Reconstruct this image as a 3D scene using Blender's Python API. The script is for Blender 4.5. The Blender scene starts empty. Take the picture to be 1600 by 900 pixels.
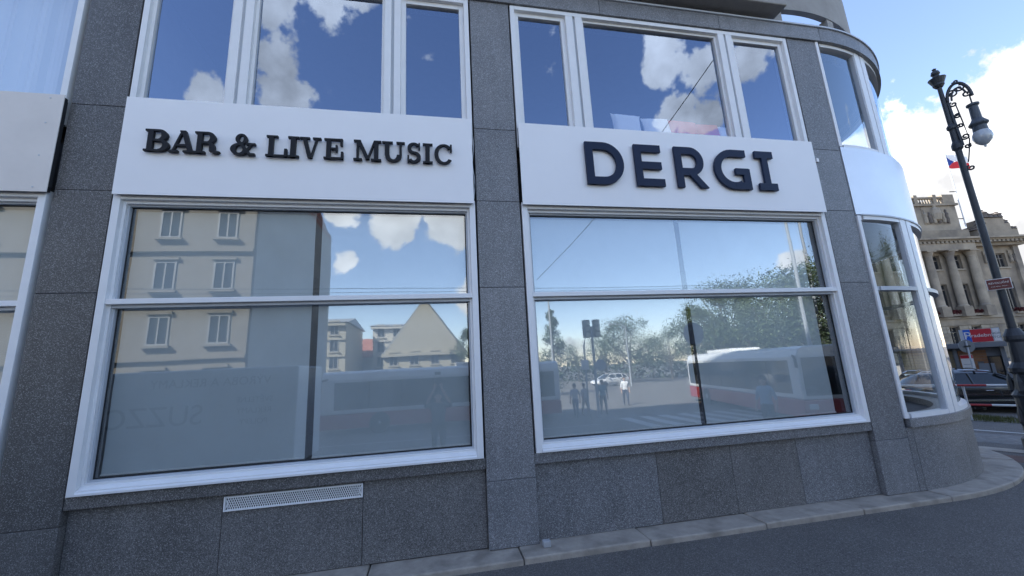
import bpy, bmesh, math, random
from mathutils import Vector, Matrix
random.seed(7)
rad = math.radians
SC = bpy.context.scene
COL = SC.collection

# ------------------------------------------------------------------ camera
S = 5.5                      # metres from the lens to the facade plane (Y = 0)
HC = 0.403 * S               # lens height above the ledge at the wall foot
F = 619.83                   # focal length in pixels of the 1600 px wide photograph
RM = Matrix(((0.9823359, -0.0138693, 0.1866113),
             (-0.1798414, 0.2055683, 0.9619765),
             (-0.0517033, -0.9785445, 0.1994429)))
ORG = Vector((0, -S, HC))
cam = bpy.data.objects.new('camera', bpy.data.cameras.new('camera'))
COL.objects.link(cam)
cam.data.sensor_width = 36; cam.data.sensor_fit = 'HORIZONTAL'
cam.data.lens = F / 1600 * 36
cam.data.clip_start = 0.02; cam.data.clip_end = 5000
rt, dn, fw = RM.col[0], RM.col[1], RM.col[2]
m3 = Matrix((rt, -dn, -fw)).transposed()
cam.matrix_world = Matrix.Translation(ORG) @ m3.to_4x4()
SC.camera = cam

# ------------------------------------------------------------------ sun, sky, exposure
SUN_AZ, SUN_EL = 149.0, 41.0     # azimuth counter-clockwise from +X (sun stands behind the building)
sd = Vector((math.cos(rad(SUN_AZ)) * math.cos(rad(SUN_EL)), math.sin(rad(SUN_AZ)) * math.cos(rad(SUN_EL)), math.sin(rad(SUN_EL))))
sun = bpy.data.objects.new('sun', bpy.data.lights.new('sun', 'SUN'))
COL.objects.link(sun)
sun.data.energy = 4.8; sun.data.angle = rad(0.53); sun.data.color = (1.0, 0.95, 0.87)
sun.rotation_euler = sd.to_track_quat('Z', 'Y').to_euler()

def ray(p):
    return RM @ Vector((p[0] - 800, p[1] - 450, F))
def W(p, Y=0.0):                 # pixel -> (x, z) on the plane y = Y
    r = ray(p); q = ORG + r * ((S + Y) / r.y); return q.x, q.z
def G(p, z):                     # pixel -> point on the level z
    r = ray(p); return ORG + r * ((z - HC) / r.z)
def DD(p, d):                    # pixel -> point at horizontal distance d
    r = ray(p); return ORG + r * (d / math.hypot(r.x, r.y))
def MIR(v):                      # a thing seen in the shop windows stands mirrored in the facade
    return Vector((v.x, -v.y, v.z))

world = bpy.data.worlds.new('World'); SC.world = world
world.use_nodes = True
def build_world():
    nt = world.node_tree; nt.nodes.clear(); N = nt.nodes; L = nt.links
    out = N.new('ShaderNodeOutputWorld'); bg = N.new('ShaderNodeBackground')
    sky = N.new('ShaderNodeTexSky'); sky.sky_type = 'NISHITA'; sky.sun_disc = False
    sky.sun_elevation = rad(SUN_EL); sky.sun_rotation = rad(90 - SUN_AZ)
    sky.air_density = 1.0; sky.dust_density = 0.25; sky.ozone_density = 3.5
    tc = N.new('ShaderNodeTexCoord')
    def math_(op, a, b=None, clamp=False):
        n = N.new('ShaderNodeMath'); n.operation = op; n.use_clamp = clamp
        for i, v in enumerate((a, b)):
            if v is None: continue
            if isinstance(v, (int, float)): n.inputs[i].default_value = v
            else: L.new(v, n.inputs[i])
        return n.outputs[0]
    def noise(scale, detail, rough, vec, off=(0, 0, 0)):
        mp = N.new('ShaderNodeMapping'); mp.inputs['Location'].default_value = off
        L.new(vec, mp.inputs[0])
        n = N.new('ShaderNodeTexNoise'); n.inputs['Scale'].default_value = scale
        n.inputs['Detail'].default_value = detail; n.inputs['Roughness'].default_value = rough
        L.new(mp.outputs[0], n.inputs['Vector']); return n.outputs['Fac']
    D = tc.outputs['Generated']
    nrm = N.new('ShaderNodeVectorMath'); nrm.operation = 'NORMALIZE'; L.new(D, nrm.inputs[0]); D = nrm.outputs[0]
    wn_ = N.new('ShaderNodeTexNoise'); wn_.inputs['Scale'].default_value = 9.0; wn_.inputs['Detail'].default_value = 4; L.new(D, wn_.inputs['Vector'])
    wa_ = N.new('ShaderNodeVectorMath'); wa_.operation = 'SUBTRACT'; L.new(wn_.outputs['Color'], wa_.inputs[0]); wa_.inputs[1].default_value = (.5, .5, .5)
    wb_ = N.new('ShaderNodeVectorMath'); wb_.operation = 'MULTIPLY_ADD'; L.new(wa_.outputs[0], wb_.inputs[0]); wb_.inputs[1].default_value = (.11, .11, .11); L.new(D, wb_.inputs[2])
    DW = wb_.outputs[0]
    n1 = noise(13.0, 10, 0.62, D, (3.1, 1.7, 0.4))
    n2 = noise(2.1, 3, 0.5, D, (0.3, 5.2, 2.2))
    # banks of cumulus: centre direction and angular radius
    def d_in(p): return ray(p).normalized()
    def d_re(p): v = ray(p).normalized(); return Vector((v.x, -v.y, v.z))
    banks = [(d_in((1420, 235)), .13), (d_in((1510, 215)), .10), (d_in((1570, 200)), .16), (d_in((1620, 250)), .14),
             (d_in((1480, 300)), .12), (d_in((1680, 300)), .2), (d_in((1640, 420)), .12), (d_in((1380, 300)), .1),
             (d_re((500, -5)), .085), (d_re((430, -10)), .075), (d_re((550, -15)), .075), (d_re((425, 95)), .07), (d_re((440, 150)), .075),
             (d_re((325, 150)), .055), (d_re((620, 335)), .10), (d_re((700, 340)), .11), (d_re((540, 335)), .06), (d_re((735, 460)), .07), (d_re((538, 412)), .045),
             (d_re((1040, 85)), .07), (d_re((1095, 92)), .075), (d_re((1165, 95)), .075), (d_re((1065, 180)), .06), (d_re((1105, 190)), .055),
             (d_re((1235, 412)), .04), (d_re((890, 560)), .08), (d_re((1010, 570)), .1)]
    b = None
    for c, r in banks:
        vm = N.new('ShaderNodeVectorMath'); vm.operation = 'DISTANCE'; L.new(DW, vm.inputs[0]); vm.inputs[1].default_value = c
        v = math_('SUBTRACT', 1.0, math_('DIVIDE', vm.outputs['Value'], r), True)
        b = v if b is None else math_('MAXIMUM', b, v)
    # the rest of the sky has scattered cumulus of the same kind
    zz = N.new('ShaderNodeSeparateXYZ'); L.new(D, zz.inputs[0])
    loose = math_('MULTIPLY', math_('SUBTRACT', n2, 0.56, True), 2.2)
    far = None
    vm = N.new('ShaderNodeVectorMath'); vm.operation = 'DISTANCE'; L.new(D, vm.inputs[0]); vm.inputs[1].default_value = Vector((0.05, -.8, .6)).normalized()
    far = math_('SUBTRACT', math_('DIVIDE', vm.outputs['Value'], 0.5), 1.3, True)
    b = math_('MAXIMUM', b, math_('MULTIPLY', loose, far))
    dens = math_('ADD', math_('MULTIPLY', b, 1.0), math_('MULTIPLY', math_('SUBTRACT', n1, 0.5), 1.6))
    mr = N.new('ShaderNodeMapRange'); mr.interpolation_type = 'SMOOTHSTEP'
    mr.inputs['From Min'].default_value = 0.24; mr.inputs['From Max'].default_value = 0.46
    L.new(dens, mr.inputs['Value']); mask = mr.outputs[0]
    up = math_('MULTIPLY', zz.outputs['Z'], 12.0, True)
    mask = math_('MULTIPLY', mask, up)
    # cloud body: bright tops, greyer cores
    n3 = noise(5.0, 6, 0.55, D, (3.1, 1.7, 0.31))
    ramp = N.new('ShaderNodeMapRange'); ramp.inputs['From Min'].default_value = 0.35; ramp.inputs['From Max'].default_value = 0.65
    ramp.inputs['To Min'].default_value = 1.0; ramp.inputs['To Max'].default_value = 0.36
    L.new(n3, ramp.inputs['Value'])
    cc = N.new('ShaderNodeMix'); cc.data_type = 'RGBA'; cc.blend_type = 'MULTIPLY'; cc.inputs['Factor'].default_value = 1
    cc.inputs[6].default_value = (CLOUD, CLOUD, CLOUD * 1.02, 1)
    L.new(ramp.outputs[0], cc.inputs[7])
    mx = N.new('ShaderNodeMix'); mx.data_type = 'RGBA'
    hue = N.new('ShaderNodeMix'); hue.data_type = 'RGBA'; hue.blend_type = 'MULTIPLY'; hue.inputs['Factor'].default_value = 1
    hue.inputs[7].default_value = (1.06, .92, .875, 1); L.new(sky.outputs[0], hue.inputs[6])
    L.new(mask, mx.inputs['Factor']); L.new(hue.outputs[2], mx.inputs[6]); L.new(cc.outputs[2], mx.inputs[7])
    L.new(mx.outputs[2], bg.inputs['Color']); bg.inputs['Strength'].default_value = SKY
    L.new(bg.outputs[0], out.inputs['Surface'])
SKY, CLOUD = 0.115, 5.6
build_world()
SC.view_settings.view_transform = 'Standard'; SC.view_settings.look = 'None'
SC.view_settings.gamma = 1; SC.view_settings.exposure = 2.0
SC.view_settings.use_curve_mapping = False
SC.cycles.max_bounces = 12; SC.cycles.transparent_max_bounces = 24; SC.cycles.glossy_bounces = 6
SC.cycles.caustics_reflective = False; SC.cycles.caustics_refractive = False

# ------------------------------------------------------------------ materials
MATS = {}
def mat(name, col, rough=.6, metal=0.0, var=.0, vscale=3.0, bump=.0, bscale=40., spec=.5, coat=0.0, stain=None):
    if name in MATS: return MATS[name]
    m = bpy.data.materials.new(name); m.use_nodes = True; nt = m.node_tree; N = nt.nodes; L = nt.links
    b = N['Principled BSDF']; b.inputs['Roughness'].default_value = rough; b.inputs['Metallic'].default_value = metal
    b.inputs['Specular IOR Level'].default_value = spec; b.inputs['Coat Weight'].default_value = coat
    c = (*col, 1); b.inputs['Base Color'].default_value = c
    tc = N.new('ShaderNodeTexCoord')
    if var:
        n = N.new('ShaderNodeTexNoise'); n.inputs['Scale'].default_value = vscale; n.inputs['Detail'].default_value = 8; n.inputs['Roughness'].default_value = .65
        L.new(tc.outputs['Object'], n.inputs['Vector'])
        r = N.new('ShaderNodeMapRange'); r.inputs['From Min'].default_value = .3; r.inputs['From Max'].default_value = .7
        r.inputs['To Min'].default_value = 1 - var; r.inputs['To Max'].default_value = 1 + var
        L.new(n.outputs['Fac'], r.inputs['Value'])
        x = N.new('ShaderNodeMix'); x.data_type = 'RGBA'; x.blend_type = 'MULTIPLY'; x.inputs['Factor'].default_value = 1
        x.inputs[6].default_value = c; L.new(r.outputs[0], x.inputs[7])
        o = x.outputs[2]
        if stain:
            n2 = N.new('ShaderNodeTexNoise'); n2.inputs['Scale'].default_value = stain[1]; n2.inputs['Detail'].default_value = 5
            L.new(tc.outputs['Object'], n2.inputs['Vector'])
            r2 = N.new('ShaderNodeMapRange'); r2.inputs['From Min'].default_value = .5; r2.inputs['From Max'].default_value = .68
            L.new(n2.outputs['Fac'], r2.inputs['Value'])
            x2 = N.new('ShaderNodeMix'); x2.data_type = 'RGBA'; L.new(r2.outputs[0], x2.inputs['Factor'])
            L.new(o, x2.inputs[6]); x2.inputs[7].default_value = (*stain[0], 1); o = x2.outputs[2]
        L.new(o, b.inputs['Base Color'])
    if bump:
        n = N.new('ShaderNodeTexNoise'); n.inputs['Scale'].default_value = bscale; n.inputs['Detail'].default_value = 6
        L.new(tc.outputs['Object'], n.inputs['Vector'])
        bp = N.new('ShaderNodeBump'); bp.inputs['Strength'].default_value = bump; bp.inputs['Distance'].default_value = .02
        L.new(n.outputs['Fac'], bp.inputs['Height']); L.new(bp.outputs[0], b.inputs['Normal'])
    MATS[name] = m; return m

def granite(name, base, fleck, rough=.42, streak=.86, vs=105, blotch=1.6, bump=.25):
    if name in MATS: return MATS[name]
    m = bpy.data.materials.new(name); m.use_nodes = True; nt = m.node_tree; N = nt.nodes; L = nt.links
    b = N['Principled BSDF']; b.inputs['Roughness'].default_value = rough; b.inputs['Specular IOR Level'].default_value = .45
    geo = N.new('ShaderNodeNewGeometry'); P = geo.outputs['Position']
    oi = N.new('ShaderNodeObjectInfo')
    v = N.new('ShaderNodeTexVoronoi'); v.inputs['Scale'].default_value = vs; L.new(P, v.inputs['Vector'])
    sep = N.new('ShaderNodeSeparateColor'); L.new(v.outputs['Color'], sep.inputs[0])
    r = N.new('ShaderNodeMapRange'); r.inputs['From Min'].default_value = .5; r.inputs['From Max'].default_value = 1.0; L.new(sep.outputs[0], r.inputs['Value'])
    dist = N.new('ShaderNodeMapRange'); dist.inputs['From Min'].default_value = .65; dist.inputs['From Max'].default_value = .25; L.new(v.outputs['Distance'], dist.inputs['Value'])
    fm = N.new('ShaderNodeMath'); fm.operation = 'MULTIPLY'; L.new(r.outputs[0], fm.inputs[0]); L.new(dist.outputs[0], fm.inputs[1])
    n = N.new('ShaderNodeTexNoise'); n.inputs['Scale'].default_value = 110; n.inputs['Detail'].default_value = 3; L.new(P, n.inputs['Vector'])
    rr = N.new('ShaderNodeMapRange'); rr.inputs['From Min'].default_value = .35; rr.inputs['From Max'].default_value = .65; rr.inputs['To Min'].default_value = .55; rr.inputs['To Max'].default_value = 1.5; L.new(n.outputs['Fac'], rr.inputs['Value'])
    big = N.new('ShaderNodeTexNoise'); big.inputs['Scale'].default_value = blotch; big.inputs['Detail'].default_value = 7; big.inputs['Roughness'].default_value = .7; L.new(P, big.inputs['Vector'])
    rb = N.new('ShaderNodeMapRange'); rb.inputs['From Min'].default_value = .3; rb.inputs['From Max'].default_value = .7; rb.inputs['To Min'].default_value = .84; rb.inputs['To Max'].default_value = 1.16; L.new(big.outputs['Fac'], rb.inputs['Value'])
    ro = N.new('ShaderNodeMapRange'); ro.inputs['To Min'].default_value = .82; ro.inputs['To Max'].default_value = 1.15; L.new(oi.outputs['Random'], ro.inputs['Value'])
    mp = N.new('ShaderNodeMapping'); mp.inputs['Scale'].default_value = (5.0, 5.0, .45); L.new(P, mp.inputs[0])
    sn = N.new('ShaderNodeTexNoise'); sn.inputs['Scale'].default_value = 1.0; sn.inputs['Detail'].default_value = 5; L.new(mp.outputs[0], sn.inputs['Vector'])
    sr = N.new('ShaderNodeMapRange'); sr.inputs['From Min'].default_value = .42; sr.inputs['From Max'].default_value = .7; sr.inputs['To Min'].default_value = 1.0; sr.inputs['To Max'].default_value = streak; L.new(sn.outputs['Fac'], sr.inputs['Value'])
    k0 = N.new('ShaderNodeMath'); k0.operation = 'MULTIPLY'; L.new(rb.outputs[0], k0.inputs[0]); L.new(sr.outputs[0], k0.inputs[1]); rb = k0
    k1 = N.new('ShaderNodeMath'); k1.operation = 'MULTIPLY'; L.new(rr.outputs[0], k1.inputs[0]); L.new(rb.outputs[0], k1.inputs[1])
    k2 = N.new('ShaderNodeMath'); k2.operation = 'MULTIPLY'; L.new(k1.outputs[0], k2.inputs[0]); L.new(ro.outputs[0], k2.inputs[1])
    x = N.new('ShaderNodeMix'); x.data_type = 'RGBA'; x.blend_type = 'MULTIPLY'; x.inputs['Factor'].default_value = 1
    x.inputs[6].default_value = (*base, 1); L.new(k2.outputs[0], x.inputs[7])
    y = N.new('ShaderNodeMix'); y.data_type = 'RGBA'; L.new(fm.outputs[0], y.inputs['Factor']); L.new(x.outputs[2], y.inputs[6]); y.inputs[7].default_value = (*fleck, 1)
    L.new(y.outputs[2], b.inputs['Base Color'])
    bp = N.new('ShaderNodeBump'); bp.inputs['Strength'].default_value = bump; bp.inputs['Distance'].default_value = .004
    L.new(n.outputs['Fac'], bp.inputs['Height']); L.new(bp.outputs[0], b.inputs['Normal'])
    MATS[name] = m; return m

def glass(name, refl, tint=(1, 1, 1), trans=(.85, .9, .9), wave=.0, rough=0.0):
    m = bpy.data.materials.new(name); m.use_nodes = True; nt = m.node_tree; N = nt.nodes; L = nt.links
    N.remove(N['Principled BSDF']); out = N['Material Output']
    g = N.new('ShaderNodeBsdfGlossy'); g.inputs['Color'].default_value = (*tint, 1); g.inputs['Roughness'].default_value = rough
    t = N.new('ShaderNodeBsdfTransparent'); t.inputs['Color'].default_value = (*trans, 1)
    fr = N.new('ShaderNodeLayerWeight'); fr.inputs['Blend'].default_value = .5
    pw = N.new('ShaderNodeMath'); pw.operation = 'POWER'; L.new(fr.outputs['Facing'], pw.inputs[0]); pw.inputs[1].default_value = 4.0
    r = N.new('ShaderNodeMapRange'); r.inputs['To Min'].default_value = refl; r.inputs['To Max'].default_value = 1.0
    L.new(pw.outputs[0], r.inputs['Value'])
    mx = N.new('ShaderNodeMixShader'); L.new(r.outputs[0], mx.inputs[0]); L.new(t.outputs[0], mx.inputs[1]); L.new(g.outputs[0], mx.inputs[2])
    if wave:
        tc = N.new('ShaderNodeNewGeometry')
        n = N.new('ShaderNodeTexNoise'); n.inputs['Scale'].default_value = .9; n.inputs['Detail'].default_value = 1.5; L.new(tc.outputs['Position'], n.inputs['Vector'])
        bp = N.new('ShaderNodeBump'); bp.inputs['Strength'].default_value = wave; bp.inputs['Distance'].default_value = .01
        L.new(n.outputs['Fac'], bp.inputs['Height']); L.new(bp.outputs[0], g.inputs['Normal'])
    L.new(mx.outputs[0], out.inputs['Surface']); MATS[name] = m; return m

GRAN = granite('dark_granite', (.165, .166, .172), (.50, .51, .52))
GRAN2 = granite('brown_granite', (.105, .103, .102), (.36, .36, .36))
GRAN3 = granite('warm_granite', (.130, .126, .123), (.44, .43, .42))
WHITE = mat('white_frame_paint', (.80, .80, .80), .38, var=.035, vscale=4, stain=None)
GREYF = mat('grey_sash_paint', (.50, .53, .57), .4, var=.05)
DARKG = mat('black_gasket', (.012, .013, .015), .6)
SIGN = mat('white_sign_sheet', (.86, .85, .85), .42, var=.02, vscale=1.2)
SIGN_WARM = mat('warm_lit_sign_sheet', (.70, .65, .60), .45, var=.06, vscale=1.5)  # pinkish reflected light is put into this panel's colour
BLACKL = mat('black_letter_paint', (.008, .009, .012), .5, spec=.25)
NAVYL = mat('navy_letter_paint', (.006, .015, .045), .5, spec=.25)
CONC = mat('concrete', (.30, .285, .265), .8, var=.14, vscale=2.2, bump=.25, bscale=30)
ASPH = granite('asphalt', (.100, .092, .085), (.24, .235, .22), .85, 1.0, 70, .8, .8)
KERB = mat('kerb_stone', (.36, .32, .27), .8, var=.2, vscale=4, bump=.4, bscale=50, stain=((.24, .215, .18), 3.0))
METAL = mat('white_metal_panel', (.74, .76, .79), .33, metal=.35, var=.04, vscale=1.5)
BLIND = mat('white_blind_fabric', (.60, .64, .66), .9, var=.05, vscale=2)
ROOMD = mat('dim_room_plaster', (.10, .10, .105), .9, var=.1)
GL_LOW = glass('shop_glass', .23, (.90, .96, 1.0), (.96, .98, .98), .10)
GL_IN = glass('inner_glass', .05, (.9, .95, 1), (.96, .98, .98), .12)
GL_UP = glass('coated_glass', .32, (.62, .76, 1.0), (.95, .97, .98), .08)
GL_CUR = glass('plain_upper_glass', .26, (.8, .9, 1.0), (.95, .97, .98), .08)
GL_CLR = glass('clear_curved_glass', .05, (1, 1, 1), (.93, .96, .96), .0)

# ------------------------------------------------------------------ mesh helpers
class MB:
    def __init__(s): s.v = []; s.f = []
    def quad(s, *ps):
        i = len(s.v); s.v += [tuple(p) for p in ps]; s.f.append(tuple(range(i, i + len(ps)))); return s
    def box(s, x0, x1, y0, y1, z0, z1):
        i = len(s.v)
        s.v += [(x, y, z) for z in (z0, z1) for y in (y0, y1) for x in (x0, x1)]
        s.f += [tuple(i + k for k in q) for q in ((0, 2, 3, 1), (4, 5, 7, 6), (0, 1, 5, 4), (2, 6, 7, 3), (0, 4, 6, 2), (1, 3, 7, 5))]
        return s
    def prism(s, poly, y0, y1):          # polygon in x,z (counter-clockwise seen from -y)
        i = len(s.v); n = len(poly)
        s.v += [(x, y0, z) for x, z in poly] + [(x, y1, z) for x, z in poly]
        s.f.append(tuple(i + k for k in range(n))); s.f.append(tuple(i + n + k for k in reversed(range(n))))
        for k in range(n):
            j = (k + 1) % n; s.f.append((i + j, i + k, i + n + k, i + n + j))
        return s
    def plan(s, poly, z0, z1):           # polygon in x,y extruded upward
        i = len(s.v); n = len(poly)
        s.v += [(x, y, z0) for x, y in poly] + [(x, y, z1) for x, y in poly]
        s.f.append(tuple(i + k for k in reversed(range(n)))); s.f.append(tuple(i + n + k for k in range(n)))
        for k in range(n):
            j = (k + 1) % n; s.f.append((i + k, i + j, i + n + j, i + n + k))
        return s
    def strip(s, inner, outer, y0, y1):  # two matching x,z polylines, extruded
        for k in range(len(inner) - 1):
            s.prism([inner[k], outer[k], outer[k + 1], inner[k + 1]], y0, y1)
        return s
    def ring(s, cx, cy, r0, r1, a0, a1, z0, z1, n=24):
        i = len(s.v)
        for k in range(n + 1):
            a = rad(a0 + (a1 - a0) * k / n); c, q = math.cos(a), math.sin(a)
            s.v += [(cx + r0 * c, cy + r0 * q, z0), (cx + r1 * c, cy + r1 * q, z0), (cx + r1 * c, cy + r1 * q, z1), (cx + r0 * c, cy + r0 * q, z1)]
        for k in range(n):
            a = i + 4 * k; b = a + 4
            for e in range(4):
                g = (e + 1) % 4; s.f.append((a + e, a + g, b + g, b + e))
        s.f.append((i, i + 3, i + 2, i + 1)); j = i + 4 * n; s.f.append((j, j + 1, j + 2, j + 3)); return s
    def lathe(s, prof, c=(0, 0, 0), n=16):   # profile of (r, z)
        i = len(s.v); m = len(prof)
        for r, z in prof:
            for k in range(n):
                a = 2 * math.pi * k / n; s.v.append((c[0] + r * math.cos(a), c[1] + r * math.sin(a), c[2] + z))
        for j in range(m - 1):
            for k in range(n):
                l = (k + 1) % n; s.f.append((i + j * n + k, i + j * n + l, i + (j + 1) * n + l, i + (j + 1) * n + k))
        s.f.append(tuple(i + k for k in reversed(range(n)))); s.f.append(tuple(i + (m - 1) * n + k for k in range(n))); return s
    def tube(s, pts, r, n=8):
        pts = [Vector(p) for p in pts]; i = len(s.v); rs = r if isinstance(r, (list, tuple)) else [r] * len(pts)
        up = Vector((0, 0, 1))
        for k, p in enumerate(pts):
            t = (pts[min(k + 1, len(pts) - 1)] - pts[max(k - 1, 0)]).normalized()
            a = t.cross(up)
            if a.length < .05: a = t.cross(Vector((1, 0, 0)))
            a.normalize(); b = t.cross(a)
            for q in range(n):
                g = 2 * math.pi * q / n; s.v.append(tuple(p + (a * math.cos(g) + b * math.sin(g)) * rs[k]))
        for k in range(len(pts) - 1):
            for q in range(n):
                l = (q + 1) % n; s.f.append((i + k * n + q, i + k * n + l, i + (k + 1) * n + l, i + (k + 1) * n + q))
        s.f.append(tuple(i + q for q in range(n))); j = i + (len(pts) - 1) * n; s.f.append(tuple(j + q for q in reversed(range(n)))); return s
    def build(s, name, m, parent=None, bevel=0.0, smooth=False, loc=None, rotz=0):
        me = bpy.data.meshes.new(name); me.from_pydata(s.v, [], s.f)
        bm = bmesh.new(); bm.from_mesh(me); bmesh.ops.recalc_face_normals(bm, faces=bm.faces); bm.to_mesh(me); bm.free()
        ms = m if isinstance(m, (list, tuple)) else [m]
        for q in ms: me.materials.append(q)
        if smooth:
            for p in me.polygons: p.use_smooth = True
            me.set_sharp_from_angle(angle=rad(38))
        o = bpy.data.objects.new(name, me); COL.objects.link(o)
        if parent: o.parent = parent
        if loc is not None: o.location = loc
        o.rotation_euler.z = rotz
        if bevel:
            b = o.modifiers.new('bevel', 'BEVEL'); b.width = bevel; b.segments = 2; b.limit_method = 'ANGLE'; b.angle_limit = rad(40)
        return o
def tag(o, label, cat, group=None):
    o['label'] = label; o['category'] = cat
    if group: o['group'] = group
    return o
def empty(name, loc=(0, 0, 0), rotz=0, parent=None):
    o = bpy.data.objects.new(name, None); COL.objects.link(o); o.location = loc; o.rotation_euler.z = rotz
    if parent: o.parent = parent
    return o
def thing(name, label, cat, loc=(0, 0, 0), rotz=0, group=None):
    return tag(empty(name, loc, rotz), label, cat, group)
def structure(o): o['kind'] = 'structure'; return o
def text(name, body, size, m, parent, loc, rot=(rad(90), 0, 0), depth=.004, align='CENTER'):
    cu = bpy.data.curves.new(name, 'FONT'); cu.body = body; cu.size = size; cu.extrude = depth; cu.align_x = align; cu.align_y = 'CENTER'
    t = bpy.data.objects.new(name + '_tmp', cu); COL.objects.link(t)
    me = bpy.data.meshes.new_from_object(t.evaluated_get(bpy.context.evaluated_depsgraph_get()))
    bpy.data.objects.remove(t); me.materials.clear(); me.materials.append(m)
    o = bpy.data.objects.new(name, me); COL.objects.link(o); o.parent = parent; o.location = loc; o.rotation_euler = rot
    return o

# ------------------------------------------------------------------ ground
CX, CY, RC = 7.5625, 4.4, 4.4          # the rounded corner: centre and radius
def outd(x, y):
    if x <= CX: return max(0, -y)
    if y >= CY: return max(0, x - CX - RC)
    return max(0, math.hypot(x - CX, y - CY) - RC)
def gz(x, y):
    t = min(1, max(0, (outd(x, y) - .8) / 15)); return -.075 - .365 * t * t * (3 - 2 * t)
def axis(lo, hi, mid0, mid1, st):
    a = []; v = mid0
    while v <= mid1 + 1e-6: a.append(v); v += st
    e = st; v = mid1
    while v < hi: e *= 1.35; v += e; a.append(v)
    e = st; v = mid0
    while v > lo: e *= 1.35; v -= e; a.insert(0, v)
    return a
def sheet(name, m, xs, ys, dz):
    b = MB(); nx, ny = len(xs), len(ys)
    b.v = [(x, y, gz(x, y) + dz) for y in ys for x in xs]
    b.f = [(j * nx + i, j * nx + i + 1, (j + 1) * nx + i + 1, (j + 1) * nx + i) for j in range(ny - 1) for i in range(nx - 1)]
    return structure(b.build(name, m, smooth=True))
sheet('ground', ASPH, axis(-1500, 1500, -24, 34, .8), axis(-1500, 1500, -36, 24, .8), 0)
def band(name, m, p0, p1, w, dz, n=24):      # a strip on the ground from p0 to p1, w wide to its left
    p0 = Vector(p0); p1 = Vector(p1); t = (p1 - p0).normalized(); nn = Vector((-t.y, t.x)); b = MB()
    for k in range(n):
        q = []
        for s_, o_ in ((k, 0), (k + 1, 0), (k + 1, 1), (k, 1)):
            p = p0 + (p1 - p0) * (s_ / n) + nn * w * o_; q.append((p.x, p.y, gz(p.x, p.y) + dz))
        b.quad(*q)
    return structure(b.build(name, m))
SETT = mat('granite_setts', (.17, .165, .16), .85, var=.35, vscale=9, bump=.8, bscale=12)
LINE = mat('road_paint', (.45, .45, .44), .7, var=.2, vscale=6)
TACT = mat('red_tactile_paving', (.13, .075, .06), .85, var=.2, vscale=8, bump=.6, bscale=30)
VERGE = mat('verge_soil', (.10, .095, .06), .95, var=.3, vscale=3, bump=.6, bscale=20)
band('sett_strip', SETT, (12.3, 3.4), (14.2, -1.2), 1.5, .004)
band('pale_stone_edge', KERB, (11.35, 2.9), (13.1, -1.3), .42, .010)
band('white_road_line', LINE, (14.0, 4.6), (16.3, -1.6), .16, .008)
band('tactile_strip', TACT, (10.9, 1.2), (12.1, -1.4), .7, .006)
band('verge', VERGE, (15.2, 7.6), (18.9, -.8), 1.7, .006)
# zebra crossing and lane lines seen mirrored in the shop windows
for k in range(9):
    x = 8.2 + k * 1.0
    band('crossing_stripe', LINE, (x, -9.3), (x + .5, -13.2), .5, .006, 6)
band('lane_line', LINE, (-30, -11.6), (7, -11.6), .14, .006, 40)

# kerb ledge at the foot of the wall: single stones
kerb = structure(empty('kerb', (0, 0, 0)))
kx = [-9.2, -7.4, -5.6, -4.1, -2.55, -.83, .98, 2.63, 4.33, 5.95]
for a, b in zip(kx, kx[1:] + [CX]):
    MB().box(a + .006, b - .006, -.31 + random.uniform(-.012, .012), .12, -.42, random.uniform(-.008, .002)).build('kerb_stone', KERB, kerb, .018)
def kw(a): t = min(1, max(0, (a + 90) / 50)); return .31 + .22 * t * t * (3 - 2 * t)
for a0, a1 in ((-90, -70), (-70, -47), (-47, -24), (-24, 0)):
    kb_ = MB(); n = 12; zt_ = random.uniform(-.006, .002)
    for k in range(n + 1):
        a = a0 + .08 + (a1 - a0 - .16) * k / n; c, q = math.cos(rad(a)), math.sin(rad(a)); r1_ = RC + kw(a)
        kb_.v += [(CX + (RC - .2) * c, CY + (RC - .2) * q, -.42), (CX + r1_ * c, CY + r1_ * q, -.42), (CX + r1_ * c, CY + r1_ * q, zt_), (CX + (RC - .2) * c, CY + (RC - .2) * q, zt_)]
    kb_.f = [(4 * k + e, 4 * k + (e + 1) % 4, 4 * k + 4 + (e + 1) % 4, 4 * k + 4 + e) for k in range(n) for e in range(4)] + [(0, 3, 2, 1), (4 * n, 4 * n + 1, 4 * n + 2, 4 * n + 3)]
    kb_.build('kerb_stone', KERB, kerb, .018)

# ------------------------------------------------------------------ the corner building
BLD = thing('corner_building', 'grey granite corner building with rounded end and broad shop windows', 'building')
PX1 = (-4.64, -4.02); PX2 = (.60, 1.255); PX3 = (6.79, 7.43)
zj = [0.0, .80, 3.37, 4.69, 5.89, 8.27]
def slab(x0, x1, z0, z1, y0=0.0, y1=.3, m=GRAN):
    return MB().box(x0 + .003, x1 - .003, y0, y1, z0 + .003, z1 - .003).build('granite_slab', m, BLD, .004)
for (a, b), m in ((PX1, GRAN2), (PX2, GRAN), (PX3, GRAN)):
    for z0, z1 in zip(zj, zj[1:]):
        slab(a, b, z0, z1, random.uniform(0, .003), .35, m)
for a, b in ((-11.0, -10.4),):
    for z0, z1 in zip(zj, zj[1:]): slab(a, b, z0, z1, 0, .35, GRAN2)
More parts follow.
